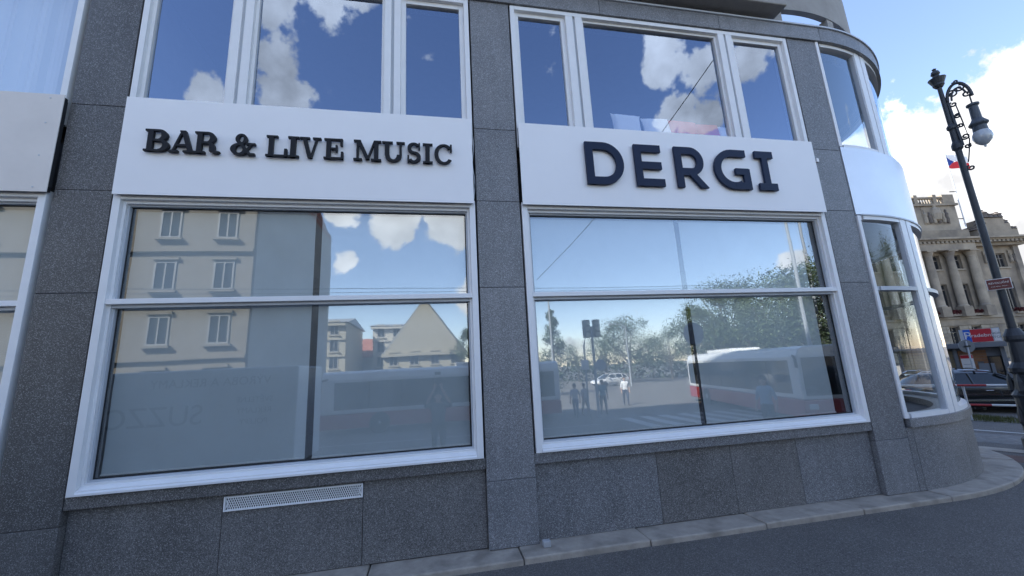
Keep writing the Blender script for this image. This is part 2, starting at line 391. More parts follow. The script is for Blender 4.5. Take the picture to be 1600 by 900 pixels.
# plinth slabs below the windows and their sills
for xs, m in (([-10.4, -8.5, -6.6, PX1[0]], GRAN2), ([PX1[1], -2.49, -.93, PX2[0]], GRAN3), ([PX2[1], 3.05, 4.25, 5.4, PX3[0]], GRAN)):
    for a, b in zip(xs, xs[1:]): slab(a, b, 0, .955, .085 + random.uniform(0, .004), .4, GRAN3 if a in (3.05, 4.25) else m)
for a, b, m in ((-10.4, PX1[0], GRAN2), (PX1[1], PX2[0], GRAN3), (PX2[1], PX3[0], GRAN)):
    MB().box(a + .002, b - .002, .012, .45, .957, 1.090).build('sill', m, BLD, .004)
# fascia above the upper windows (straight run, then round the corner)
fx = [-11, -8.3, -5.5, -2.7, .1, 2.9, 5.3, CX]
for a, b in zip(fx, fx[1:]):
    MB().box(a + .003, b - .003, -.035, .4, 8.272, 8.575).build('fascia_slab', GRAN, BLD, .004)
for k in range(6):
    MB().ring(CX, CY, RC - .4, RC + .035, -90 + 15 * k + .04, -75 + 15 * k - .04, 8.272, 8.575, 12).build('fascia_slab', GRAN, BLD)
cop = MB().box(-11, CX, -.06, .5, 8.577, 8.61); cop.ring(CX, CY, RC - .5, RC + .06, -90, 0, 8.577, 8.61, 48)
cop.build('coping', GREYF, BLD)
# concrete parapets over a gap, on short posts
par = MB().box(-11, 6.62, -.30, -.12, 8.84, 10.1); par.box(-11, 6.62, -.30, .9, 8.70, 8.838)
par.build('parapet', CONC, BLD, .02)
MB().box(6.63, 6.95, .12, .42, 8.60, 9.6).build('parapet_post', CONC, BLD, .01)
MB().ring(CX, CY, RC - .37, RC - .255, -99, 15, 9.29, 10.5, 60).build('curved_parapet', CONC, BLD, smooth=True)
for a in (-78.5, -58, -38, -18, 2):
    MB().ring(CX, CY, RC - .42, RC - .27, a, a + 3, 8.60, 9.285, 3).build('parapet_post', CONC, BLD)
# curved corner: plinth, sill, spandrel, windows
for a0, a1 in ((-90, -72), (-72, -54), (-54, -36), (-36, -18), (-18, 0)):
    MB().ring(CX, CY, RC - .4, RC, a0 + .03, a1 - .03, .003, .955, 10).build('granite_slab', GRAN, BLD)
    MB().ring(CX, CY, RC - .45, RC + .045, a0, a1, .957, 1.090, 10).build('sill', GRAN, BLD)
slab(PX3[1], CX, 0, .955, 0, .4)
MB().box(PX3[1] + .06, CX, -.045, .4, .957, 1.090).build('sill', GRAN, BLD)
sp = MB().ring(CX, CY, RC - .25, RC - .0, -90, 0, 4.63, 5.97, 60); sp.build('metal_spandrel', METAL, BLD, smooth=True)
MB().box(PX3[1] + .03, CX, .0, .25, 4.63, 5.97).build('metal_spandrel', METAL, BLD)
MB().ring(CX, CY, RC - .3, RC + .03, -90, 0, 4.60, 4.628, 60).build('spandrel_trim', GREYF, BLD)

# ---- windows
def pane(name, x0, x1, y, z0, z1, m, par, tiltx=0., tiltz=0.):
    cx, cz = (x0 + x1) / 2, (z0 + z1) / 2
    o = MB().quad((x0 - cx, 0, z0 - cz), (x1 - cx, 0, z0 - cz), (x1 - cx, 0, z1 - cz), (x0 - cx, 0, z1 - cz)).build(name, m, par)
    o.location = (cx, y, cz); o.rotation_euler = (rad(tiltx), 0, rad(tiltz)); return o
def frame_box(b, x0, x1, z0, z1, w, y0, y1, wb=None, wt=None):
    wb = w if wb is None else wb; wt = w if wt is None else wt
    b.box(x0, x0 + w, y0, y1, z0, z1); b.box(x1 - w, x1, y0, y1, z0, z1)
    b.box(x0 + w, x1 - w, y0 + .001, y1, z0, z0 + wb); b.box(x0 + w, x1 - w, y0 + .001, y1, z1 - wt, z1)
    return b
def low_window(x0, x1, tl, blinds=True):
    z0, z1, zt = 1.093, 4.68, 3.225
    o = frame_box(MB(), x0, x1, z0, z1, .085, -.012, .09, .06, .10).build('window', WHITE, BLD, .005)
    frame_box(MB(), x0 + .085, x1 - .085, z0 + .06, z1 - .1, .032, .045, .12, .06, .04).build('inner_frame', WHITE, o, .004)
    sb_ = MB(); pr = [(-.03, z0 + .004), (-.03, z0 + .03), (.012, z0 + .062), (.03, z0 + .085), (.118, z0 + .135), (.118, z0 + .004)]
    sb_.v = [(x, y, z) for x in (x0 + .088, x1 - .088) for y, z in pr]; sb_.f = [(k, (k + 1) % 6, 6 + (k + 1) % 6, 6 + k) for k in range(6)] + [tuple(range(6)), tuple(range(11, 5, -1))]
    sb_.build('sill_board', WHITE, o, .004)
    frame_box(MB(), x0 + .117, x1 - .117, z0 + .12, z1 - .14, .02, .085, .15, .02, .02).build('sash', GREYF, o, .003)
    frame_box(MB(), x0 + .137, x1 - .137, z0 + .14, z1 - .16, .014, .13, .155).build('gasket', DARKG, o)
    MB().box(x0 + .085, x1 - .085, -.006, .125, zt, zt + .066).build('transom', WHITE, o, .006)
    MB().box(x0 + .117, x1 - .117, .05, .13, zt - .04, zt - .001).build('transom', GREYF, o, .003)
    a, b = x0 + .14, x1 - .14
    pane('pane', a, b, .135, z0 + .14, zt, GL_LOW, o, tl[0], tl[1]); pane('pane', a, b, .135, zt + .03, z1 - .155, GL_LOW, o, tl[2], tl[3])
    pane('inner_pane', a, b, .16, z0 + .14, zt, GL_IN, o, tl[0] + .1, tl[1] + .12); pane('inner_pane', a, b, .16, zt + .03, z1 - .155, GL_IN, o, tl[2] - .1, tl[3] + .1)
    return o
low_window(-10.3, -4.70, (.1, .1, -.1, 0))
low_window(-4.0, .575, (.0, .0, .05, .0))
low_window(1.28, 6.765, (.0, .05, -.05, .0))
def up_window(x0, x1, splits, sashes, gm=GL_UP):
    z0, z1 = 5.60, 8.262
    o = frame_box(MB(), x0, x1, z0, z1, .075, -.004, .09, .06, .075).build('window', WHITE, BLD, .005)
    edges = [x0 + .075] + [v for ab in splits for v in ab] + [x1 - .075]
    for a, b in splits:
        c = (a + b) / 2
        MB().box(a, c - .022, -.002, .13, z0 + .06, z1 - .075).build('mullion', WHITE, o, .004)
        MB().box(c + .022, b, -.002, .13, z0 + .06, z1 - .075).build('mullion', WHITE, o, .004)
        MB().box(c - .022, c + .022, .035, .12, z0 + .06, z1 - .075).build('mullion_gap', GREYF, o)
    for k in range(0, len(edges), 2):
        a, b = edges[k], edges[k + 1]
        w = .075 if sashes[k // 2] else .045
        frame_box(MB(), a, b, z0 + .06, z1 - .075, w, .055, .13).build('sash', WHITE, o, .005)
        pane('pane', a + w - .006, b - w + .006, .1, z0 + .1, z1 - .12, gm, o, random.uniform(-.12, .12), random.uniform(-.15, .15))
        if sashes[k // 2]:
            MB().box(a + w, b - w, .04, .1, 5.985, 6.012).build('glazing_bead', DARKG, o)
    return o
up_window(-10.3, -4.70, [(-8.6, -8.3)], [0, 0], GL_CUR)
up_window(-4.0, .575, [(-2.87, -2.60), (-.745, -.50)], [0, 0, 1])
up_window(1.28, 6.765, [(2.26, 2.56), (5.25, 5.545)], [1, 0, 1])

# ---- curved corner windows (two storeys) : clear glass, one looks right through the corner
GL_CUP = glass('upper_curved_glass', .24, (.75, .88, 1), (.93, .96, .97), .0)
def curved_window(z0, z1, zt, rec):
    gm = GL_CLR if zt else GL_CUP
    R0 = RC - rec
    o = MB().box(PX3[1] + .02, PX3[1] + .085, -.03 + rec * .4, .12 + rec, z0, z1).build('window', WHITE, BLD, .005)
    ends = [(-89.6, -76.9), (-71.3, -42.0), (-38.0, -10.0), (-6, -.2)]
    def rr(a0, a1, za, zb, d0, d1, nm, m):
        MB().ring(CX, CY, R0 - d1, R0 - d0, a0, a1, za, zb, max(3, int((a1 - a0) / 1.5))).build(nm, m, o)
    for a0, a1 in ends:
        first = a0 < -89
        rr(a0 - (0 if first else 0), a1, z0, z0 + .07, -.03, .1, 'bottom_rail', WHITE)
        rr(a0, a1, z1 - .07, z1, -.03, .1, 'top_rail', WHITE)
        if zt:
            rr(a0, a1, zt, zt + .07, -.04, .1, 'transom', GREYF)
        rr(a1 - .4, a1, z0 + .07, z1 - .07, -.02, .055, 'stile', GREYF)
        if not first: rr(a0, a0 + .4, z0 + .07, z1 - .07, -.02, .055, 'stile', GREYF)
        cuts = [(z0 + .07, zt), (zt + .07, z1 - .07)] if zt else [(z0 + .07, z1 - .07)]
        for za, zb in cuts:
            b = MB(); n = max(6, int((a1 - a0)))
            A = [rad(a0 + .3 + (a1 - a0 - .6) * k / n) for k in range(n + 1)]
            b.v = [(CX + (R0 - .04) * math.cos(t), CY + (R0 - .04) * math.sin(t), z) for t in A for z in (za, zb)]
            b.f = [(2 * k, 2 * k + 2, 2 * k + 3, 2 * k + 1) for k in range(n)]
            b.build('pane', gm, o, smooth=True)
    for (a, b), (c, d) in zip(ends, ends[1:]):
        m_ = (b + c) / 2
        rr(b + .05, m_ - .25, z0, z1, -.035, .06, 'mullion', WHITE); rr(m_ + .25, c - .05, z0, z1, -.035, .06, 'mullion', WHITE)
        rr(m_ - .25, m_ + .25, z0, z1, -.01, .05, 'mullion_gap', GREYF)
    MB().box(PX3[1] + .085, CX, -.02 + rec, .1 + rec, z0, z0 + .07).build('bottom_rail', WHITE, o)
    MB().box(PX3[1] + .085, CX, -.02 + rec, .1 + rec, z1 - .07, z1).build('top_rail', WHITE, o)
    if zt: MB().box(PX3[1] + .085, CX, -.03 + rec, .1 + rec, zt, zt + .07).build('transom', GREYF, o)
    for za, zb in ([(z0 + .07, zt), (zt + .07, z1 - .07)] if zt else [(z0 + .07, z1 - .07)]):
        pane('pane', PX3[1] + .08, CX + .02, .04 + rec, za, zb, gm, o)
    return o
curved_window(1.093, 4.60, 3.225, .02)
curved_window(5.975, 8.27, None, .06)

# ---- shell: floors, partitions, unseen shading masses, roof
def shell(name, *b):
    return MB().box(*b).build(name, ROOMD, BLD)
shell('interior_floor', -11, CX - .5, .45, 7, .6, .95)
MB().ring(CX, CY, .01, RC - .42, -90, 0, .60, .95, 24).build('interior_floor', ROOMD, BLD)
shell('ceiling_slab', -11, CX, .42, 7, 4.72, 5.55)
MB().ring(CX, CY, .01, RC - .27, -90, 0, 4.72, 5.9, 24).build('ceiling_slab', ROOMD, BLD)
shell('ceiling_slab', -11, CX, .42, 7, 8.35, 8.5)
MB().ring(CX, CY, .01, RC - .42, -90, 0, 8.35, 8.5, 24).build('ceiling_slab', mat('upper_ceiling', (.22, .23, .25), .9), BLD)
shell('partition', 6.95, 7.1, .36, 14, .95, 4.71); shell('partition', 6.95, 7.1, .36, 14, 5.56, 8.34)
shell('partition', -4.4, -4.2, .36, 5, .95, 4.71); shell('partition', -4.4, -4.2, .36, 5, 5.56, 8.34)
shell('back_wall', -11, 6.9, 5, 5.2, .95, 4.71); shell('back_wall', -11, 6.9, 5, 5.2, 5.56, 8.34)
PLAS = mat('grey_render', (.33, .33, .33), .85, var=.1)
MB().box(CX + RC - .3, CX + RC, CY + 2.5, 45, 0, 8.66).build('side_wall', PLAS, BLD)
MB().box(-60, -11, 0.0, 45, 0, 29).build('shading_wing', PLAS, BLD)  # unseen wing, raised and lengthened so its shadow covers the street
MB().box(-11, CX + RC - .3, 14, 45, 0, 29).build('shading_wing', PLAS, BLD)  # unseen rear block, sized to keep the car and side street shaded
MB().box(-11, 5.0, 3.2, 14, 8.505, 29).build('shading_storeys', PLAS, BLD)  # unseen storeys, shaped and raised for the shadow they cast

# ---- ventilation grille with a pierced sheet
vt = frame_box(MB(), -2.47, -.93, .765, .925, .018, .055, .084).build('vent_grille', WHITE, BLD, .002)
vm = MB()
for k in range(62):
    x = -2.45 + k * 1.5 / 61
    for s_ in (-1, 1):
        a, b = x - s_ * .03, x + s_ * .03
        a = min(max(a, -2.452), -.948); b = min(max(b, -2.452), -.948)
        y = .064 if s_ > 0 else .067
        vm.prism([(a - .004, .783), (a + .004, .783), (b + .004, .907), (b - .004, .907)], y, y + .003)
vm.build('expanded_mesh', WHITE, vt)
MB().box(-2.452, -.948, .076, .083, .783, .907).build('grille_backing', DARKG, vt)

# ------------------------------------------------------------------ roller blinds
def blind(x0, x1, z0, z1, y, label):
    b = MB()
    nx, nz = 30, 24
    b.v = [(x0 + (x1 - x0) * i / nx, y + .006 * math.sin(i * .9 + x0 * 3) * (1 - j / nz) + .004 * math.sin(j * .7 + i * .3), z0 + (z1 - z0) * j / nz) for j in range(nz + 1) for i in range(nx + 1)]
    b.f = [(j * (nx + 1) + i, j * (nx + 1) + i + 1, (j + 1) * (nx + 1) + i + 1, (j + 1) * (nx + 1) + i) for j in range(nz) for i in range(nx)]
    t = thing('roller_blind', label, 'blind', (0, 0, 0), group='roller blinds behind the shop windows')
    b.build('fabric', BLIND, t, smooth=True)
    MB().box(x0, x1, y - .012, y + .012, z0 - .022, z0 - .001).build('bottom_bar', WHITE, t, .004)
    MB().tube([(x0, y + .03, z1 + .03), (x1, y + .03, z1 + .03)], .035, 10).build('roller', WHITE, t)
blind(-3.84, -1.66, 1.27, 4.50, .20, 'pale roller blind at the left of the window under the live music sign')
blind(-1.575, .42, 1.265, 4.50, .20, 'pale roller blind at the right of the window under the live music sign')
blind(1.43, 3.92, 1.265, 4.50, .20, 'pale roller blind at the left of the window under the DERGI sign')
blind(4.01, 6.38, 1.265, 4.50, .20, 'pale roller blind at the right of the window under the DERGI sign')
blind(-10.1, -4.88, 1.27, 4.50, .22, 'pale roller blind in the window below the blank panel tinted with warm light')

# ------------------------------------------------------------------ sign boards and letters
def arc(b, cx, cz, rxo, rzo, rxi, rzi, a0, a1, y0, y1, n=18):
    A = [rad(a0 + (a1 - a0) * k / n) for k in range(n + 1)]
    for p, q in zip(A, A[1:]):
        b.prism([(cx + rxi * math.cos(p), cz + rzi * math.sin(p)), (cx + rxo * math.cos(p), cz + rzo * math.sin(p)), (cx + rxo * math.cos(q), cz + rzo * math.sin(q)), (cx + rxi * math.cos(q), cz + rzi * math.sin(q))], y0, y1)
def B_(x0, x1, z0, z1): return ('b', x0, x1, z0, z1)
def L_(x0, z0, x1, z1, w): return ('l', x0, z0, x1, z1, w)
def A_(*a): return ('a',) + a
stem = B_(.1, .285, 0, 1)
SLAB = {
 'B': (.86, [stem, B_(0, .5, .0, .085), B_(0, .48, .915, 1), B_(.3, .5, .46, .56), A_(.47, .735, .30, .265, .09, .165, -90, 90), A_(.49, .28, .36, .28, .14, .18, -90, 90)]),
 'A': (1.0, [L_(.16, .05, .47, 1.0, .08), L_(.51, 1.0, .82, .05, .185), B_(.27, .66, .28, .37), B_(0, .36, 0, .085), B_(.56, 1.0, 0, .085), B_(.38, .6, .93, 1)]),
 'R': (.98, [stem, B_(0, .42, 0, .085), B_(0, .48, .915, 1), B_(.3, .5, .45, .55), A_(.47, .725, .31, .275, .1, .175, -90, 90), A_(.5, .3, .28, .25, .08, .15, 0, 90), B_(.58, .78, .1, .3), A_(.81, .12, .17, .12, .04, .03, 180, 350)]),
 '&': (1.0, [A_(.42, .75, .24, .25, .09, .16, 0, 360), A_(.36, .27, .36, .28, .15, .18, 60, 360), L_(.29, .68, .80, .02, .165), B_(.62, 1.0, .48, .57), L_(.83, .5, .58, .12, .08), B_(.72, 1.0, 0, .085)]),
 'L': (.84, [stem, B_(0, .45, .915, 1), B_(0, .84, 0, .085), B_(.73, .84, 0, .38)]),
 'I': (.41, [stem, B_(0, .41, 0, .085), B_(0, .41, .915, 1)]),
 'V': (.96, [L_(.19, 1, .47, 0, .185), L_(.78, 1, .52, 0, .08), B_(0, .44, .915, 1), B_(.58, .96, .915, 1)]),
 'E': (.84, [stem, B_(0, .80, .915, 1), B_(0, .84, 0, .085), B_(.31, .56, .46, .55), B_(.5, .58, .34, .68), B_(.7, .8, .66, 1), B_(.74, .84, 0, .36)]),
 'M': (1.18, [B_(.12, .22, 0, 1), B_(.87, 1.05, 0, 1), L_(.2, 1, .6, .06, .175), L_(.6, .06, .9, 1, .08), B_(0, .36, 0, .085), B_(.74, 1.18, 0, .085), B_(0, .3, .915, 1), B_(.88, 1.18, .915, 1)]),
 'U': (.96, [B_(.12, .305, .33, 1), B_(.73, .83, .33, 1), A_(.475, .34, .355, .345, .15, .24, 180, 360), B_(0, .45, .915, 1), B_(.6, .96, .915, 1)]),
 'S': (.72, [A_(.36, .735, .32, .275, .14, .175, 30, 270), A_(.36, .275, .34, .285, .14, .185, -150, 90), B_(.58, .66, .66, 1), B_(.04, .12, 0, .36)]),
 'C': (.88, [A_(.46, .5, .46, .51, .275, .42, 38, 322), B_(.76, .85, .62, 1)]),
}
T = .175
SANS = {
 'D': (.90, [B_(0, T, 0, 1), B_(.1, .42, 1 - T, 1), B_(.1, .42, 0, T), A_(.41, .5, .48, .5, .48 - T, .5 - T, -90, 90)]),
 'E': (.72, [B_(0, T, 0, 1), B_(.1, .69, 1 - T, 1), B_(.1, .68, .41, .41 + T), B_(.1, .72, 0, T)]),
 'R': (.82, [B_(0, T, 0, 1), B_(.1, .42, 1 - T, 1), B_(.1, .42, .30, .30 + T), A_(.41, .65, .35, .35, .35 - T, .35 - T, -90, 90), L_(.38, .38, .72, .0, .20)]),
 'G': (.93, [A_(.5, .5, .5, .5, .5 - T, .5 - T, 90, 300), B_(.48, .88, 1 - T, 1), B_(.93 - T, .93, .0, .52), B_(.55, .9, .37, .37 + T * .9), B_(.5, .86, 0, T)]),
 'I': (.56, [B_(.19, .37, 0, 1), B_(0, .56, 1 - T, 1), B_(0, .56, 0, T)]),
}
def letter(ch, table, x0, x1, z0, z1, yf, dep, m, par):
    w, st = table[ch]; b = MB(); sx = (x1 - x0) / w; sz = z1 - z0
    for k, s_ in enumerate(st):
        y0 = yf - .0005 * k; y1 = yf + dep + .0003 * k
        c = MB()
        if s_[0] == 'b': c.prism([(s_[1], s_[3]), (s_[2], s_[3]), (s_[2], s_[4]), (s_[1], s_[4])], y0, y1)
        elif s_[0] == 'l':
            _, ax, az, bx, bz, wd = s_
            c.prism([(ax - wd / 2, az), (bx - wd / 2, bz), (bx + wd / 2, bz), (ax + wd / 2, az)], y0, y1)
        else: arc(c, *s_[1:], y0, y1)
        i = len(b.v); b.v += [(x0 + v[0] * sx, v[1], z0 + v[2] * sz) for v in c.v]; b.f += [tuple(i + q for q in f) for f in c.f]
    return b.build('letter', m, par)
def board(name, label, x0, x1, z0, z1, m, y0=-.075):
    t = thing(name, label, 'sign', (0, 0, 0))
    MB().box(x0, x1, y0, y0 + .012, z0, z1).build('panel', m, t, .003)
    bk = MB(); bk.box(x0 + .02, x1 - .02, y0 + .013, .0, z0 + .02, z0 + .06); bk.box(x0 + .02, x1 - .02, y0 + .013, .0, z1 - .06, z1 - .02)
    bk.box(x0 + .002, x0 + .03, y0 + .013, -.014, z0 + .07, z1 - .07); bk.box(x1 - .03, x1 - .002, y0 + .013, -.014, z0 + .07, z1 - .07)
    bk.build('mounting_rail', DARKG, t)
    return t
sg1 = board('sign_board', 'white sign board with black serif letters BAR & LIVE MUSIC', -3.975, .555, 4.615, 5.995, SIGN)
spots = dict(zip(range(13), [('B', -3.725, -3.435), ('A', -3.44, -3.135), ('R', -3.15, -2.835), ('&', -2.715, -2.41), ('L', -2.278, -2.01), ('I', -2.005, -1.857), ('V', -1.85, -1.575), ('E', -1.534, -1.275), ('M', -1.138, -.76), ('U', -.75, -.43), ('S', -.405, -.195), ('I', -.172, -.03), ('C', -.005, .262)]))
for k, (c, a, b) in spots.items(): letter(c, SLAB, a * .985, b * .985, 5.195, 5.505, -.135, .04, BLACKL, sg1)
sg2 = board('sign_board', 'white sign board with large navy letters DERGI', 1.285, 6.745, 4.62, 5.985, SIGN)
for c, a, b in (('D', 2.36, 3.01), ('E', 3.205, 3.70), ('R', 3.935, 4.50), ('G', 4.66, 5.335), ('I', 5.495, 5.85)):
    letter(c, SANS, a * .988, b * .988, 4.965, 5.69, -.135, .04, NAVYL, sg2)
sg0 = board('sign_board', 'blank sign panel tinted with warm reflected light, small screws, at the left edge', -10.3, -4.655, 4.62, 5.96, SIGN_WARM)
for x in (-4.8, -5.9, -7.2):
    for z in (4.68, 5.1, 5.55, 5.9):
        MB().lathe([(.0, -.004), (.010, -.003), (.011, 0)], (0, 0, 0), 8).build('screw', GREYF, sg0, loc=(x, -.077, z)).rotation_euler.x = rad(-90)
# stub of loose cable at the pier, a junction box on the third pier
cb = MB().tube([(.57 + .012 * math.sin(k * .8), -.01 - .012 * math.cos(k * .6), 5.75 - k * .08) for k in range(14)], .006, 6).build('cable', GREYF)
tag(cb, 'thin loose cable hanging beside the live music sign', 'cable')
jb = MB().box(6.80, 6.86, -.05, -.002, 5.60, 5.68).build('junction_box', SIGN, None, .01)
tag(jb, 'tiny white junction box on the granite pier by the navy lettered sign', 'box')
st = MB().box(1.27, 1.37, -.14, -.05, .0, .075).build('loose_sett', mat('pale_sett', (.36, .37, .38), .8, var=.2, vscale=20), None, .012); st.rotation_euler.z = .0
tag(st, 'single pale granite cube lying on the kerb by the pier', 'stone')

# ------------------------------------------------------------------ cushions and curtain upstairs
CW = mat('white_cushion', (.84, .84, .85), .9, var=.05); CR = mat('red_cushion', (.62, .04, .05), .9, var=.08)
def cushion(x, w, h, y, z, m, label, rot=0):
    b = MB(); n = 14
    for s_ in (-1, 1):
        i0 = len(b.v)
        for j in range(n + 1):
            for i in range(n + 1):
                u, v = i / n * 2 - 1, j / n * 2 - 1
                pu = u * (1 - .10 * (1 - abs(v) ** 2) * abs(u) ** 3); pv = v * (1 - .10 * (1 - abs(u) ** 2) * abs(v) ** 3)
                b.v.append((pu * w / 2, s_ * .09 * ((1 - u ** 4) * (1 - v ** 4)) ** .6, pv * h / 2 + h / 2))
        b.f += [(i0 + j * (n + 1) + i, i0 + j * (n + 1) + i + 1, i0 + (j + 1) * (n + 1) + i + 1, i0 + (j + 1) * (n + 1) + i) for j in range(n) for i in range(n)]
    o = b.build('cushion', m, None, smooth=True, loc=(x, y, z)); o.rotation_euler = (rad(-8), rad(rot), 0)
    tag(o, label, 'cushion', 'cushions on the upper window ledge')
cushion(3.30, .56, .60, .195, 5.93, CW, 'white cushion, leftmost on the upper window ledge', 2)
cushion(3.90, .54, .56, .195, 5.93, CW, 'white cushion between another white one and a red one', -3)
cushion(4.40, .56, .54, .195, 5.93, CR, 'red cushion next to the white ones, left of the two reds', 2)
cushion(4.88, .54, .50, .195, 5.93, CR, 'red cushion, right of the two reds upstairs', -2)
cushion(5.30, .54, .46, .195, 5.93, CW, 'white cushion at the right end beside a red one', 3)
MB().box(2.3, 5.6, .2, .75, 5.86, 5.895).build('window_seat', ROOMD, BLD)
b = MB(); nx = 90
b.v = [(-8.2 + 3.35 * i / nx, .42 + .05 * math.sin(i * .75) + .02 * math.sin(i * 1.9 + 1), z) for z in (5.95, 8.25) for i in range(nx + 1)]
b.f = [(i, i + 1, nx + 2 + i, nx + 1 + i) for i in range(nx)]
cu = b.build('curtain', mat('white_curtain', (.74, .77, .82), .95), None, smooth=True)
tag(cu, 'pale pleated curtain in the upper window at the left edge', 'curtain')

# ================================================================== the ministry across the river road
def ground_at(v): return gz(v.x, v.y)
ZC = 22.0
m1 = DD((1435, 374), (ZC - HC) / .1887); m2 = DD((1599, 368), (ZC - HC) / .1623)
MU = (m2 - m1); MU.z = 0; MU.normalize(); MN = Vector((MU.y, -MU.x, 0))      # MN points out of the facade, to the viewer
MO = Vector((m1.x, m1.y, -.44))
def MP(p):                           # pixel -> (u, height) on the ministry's front plane
    r = ray(p); t = (MO - ORG).dot(MN) / r.dot(MN); q = ORG + r * t; return (q - MO).dot(MU), q.z + .44
MIN = thing('ministry_building', 'sandstone palace with columns, carved attic and heavy cornice behind the lamp', 'building', MO, math.atan2(MU.y, MU.x))
SAND = mat('sandstone', (.235, .20, .155), .85, var=.35, vscale=.35, bump=.4, bscale=6, stain=((.13, .115, .10), .22))
SAND2 = mat('pale_sandstone', (.28, .245, .195), .85, var=.2, vscale=.5, bump=.3, bscale=5, stain=((.16, .14, .12), .3))
SOOT = mat('weathered_sandstone', (.11, .095, .085), .9, var=.3, vscale=.8, bump=.4, bscale=5)
PANE = mat('far_window_glass', (.02, .024, .03), .08, spec=.9)
WFR = mat('far_window_frame', (.16, .14, .12), .6)
UE = MP((1591, 400))[0]              # right end of the front
ub = MP((1519, 420))[0]              # the pavilion at the right starts here
def mb_build(b, name, m, par=None, bevel=0.0, smooth=False): return b.build(name, m, par or MIN, bevel, smooth)
ZL = MP((1510, 495))[1]              # ledge below the giant order
# walls with real window recesses: piers and lintels round each opening
rows = []
def opening(p0, p1):                 # top-left and bottom-right pixel -> rectangle
    (a, t), (b, c) = MP(p0), MP(p1); return [min(a, b), max(a, b), min(t, c), max(t, c)]
up1 = opening((1446, 401), (1466, 420)); up2 = opening((1479, 399), (1499, 420))
pitch = up2[0] - up1[0]; ww = 1.9
col_u = [MP((1475, 397))[0] + pitch * k for k in range(-8, 2)]
cen = [c + pitch / 2 for c in col_u[:-1]]
zu0, zu1 = min(up1[2], up2[2]), max(up1[3], up2[3])
zt0, zt1 = ZL + .9, MP((1467, 445))[1]
zg0, zg1 = 1.8, MP((1495, 511))[1]
pav_c = MP((1564, 402))[0]
xs = [(c - ww / 2, c + ww / 2) for c in cen] + [(pav_c - ww / 2, pav_c + ww / 2)]
def wall_rows(b, y0, y1, bands_, u0, u1):
    for z0, z1, ops in bands_:
        if not ops: b.box(u0, u1, y0, y1, z0, z1); continue
        e = u0
        for a, c in ops: b.box(e, a, y0, y1, z0, z1); e = c
        b.box(e, u1, y0, y1, z0, z1)
wb = MB(); U0 = col_u[0] - 4
wall_rows(wb, 0, .8, [(0, zg0, None), (zg0, zg1, xs), (zg1, zt0, None), (zt0, zt1, xs), (zt1, zu0, None), (zu0, zu1, xs), (zu1, ZC - .9, None)], U0, UE)
mb_build(wb, 'wall', SAND)
mb_build(MB().box(U0, UE, .8, 18, 0, ZC - .5), 'rear_block', SAND)
for (a, c) in xs:
    for z0, z1 in ((zg0, zg1), (zt0, zt1), (zu0, zu1)):
        w = mb_build(frame_box(MB(), a, c, z0, z1, .14, .35, .5), 'window', WFR)
        fb = MB(); m_ = (a + c) / 2; fb.box(m_ - .06, m_ + .06, .36, .48, z0 + .14, z1 - .14); fb.box(a + .14, m_ - .06, .37, .47, z1 - 1.0, z1 - .9); fb.box(m_ + .06, c - .14, .37, .47, z1 - 1.0, z1 - .9)
        fb.build('glazing_bar', WFR, w)
        MB().box(a + .1, c - .1, .49, .52, z0 + .1, z1 - .1).build('pane', PANE, w)
        mb_build(MB().box(a - .25, c + .25, -.22, .1, z0 - .28, z0 - .02), 'window_sill', SAND2, w)
# rusticated ground storey
z = .2
while z < ZL - 1.6:
    rb = MB(); e = U0 + .3; k = 0
    inwin = z + .62 > zg0 and z < zg1
    ops = xs if inwin else []
    segs = []; s0 = U0
    for a, c in ops: segs.append((s0, a)); s0 = c
    segs.append((s0, UE))
    off = .9 if int(z * 10) % 2 else 0
    for a, c in segs:
        q = a
        while q < c - .1:
            r_ = min(c, q + 1.7 + (off if q == a else 0)); rb.box(q + .03, r_ - .03, -.16, .02, z, z + .58); q = r_
    o = mb_build(rb, 'rusticated_course', random.choice((SAND, SAND2))); o['kind'] = 'stuff'
    z += .66
mb_build(MB().box(U0, UE + .2, -.55, .0, ZL - .35, ZL), 'ledge', SAND2)
mb_build(MB().box(U0, UE + .1, -.3, .0, ZL - 1.5, ZL - .36), 'frieze_band', SAND)
# giant columns
zc0, zc1 = ZL + 1.8, MP((1475, 397))[1] + .1
for u in col_u:
    p = mb_build(MB().box(u - .85, u + .85, -1.5, -.0, ZL + .01, zc0), 'pedestal', SAND)
    cl = MB().lathe([(.78, 0), (.78, .2), (.66, .3), (.64, .5), (.62, (zc1 - zc0) * .4), (.54, zc1 - zc0 - 1.0), (.6, zc1 - zc0 - .9), (.56, zc1 - zc0 - .75), (.80, zc1 - zc0 - .25), (.86, zc1 - zc0)], (u, -.72, zc0), 20)
    o = mb_build(cl, 'column', SAND2, smooth=False)
    MB().box(u - .9, u + .9, -1.62, .0, zc1, zc1 + .22).build('abacus', SAND, o)
mb_build(MB().box(col_u[0] - 1.2, ub - .1, -1.6, .0, zc1 + .225, ZC - .9), 'entablature', SAND2)
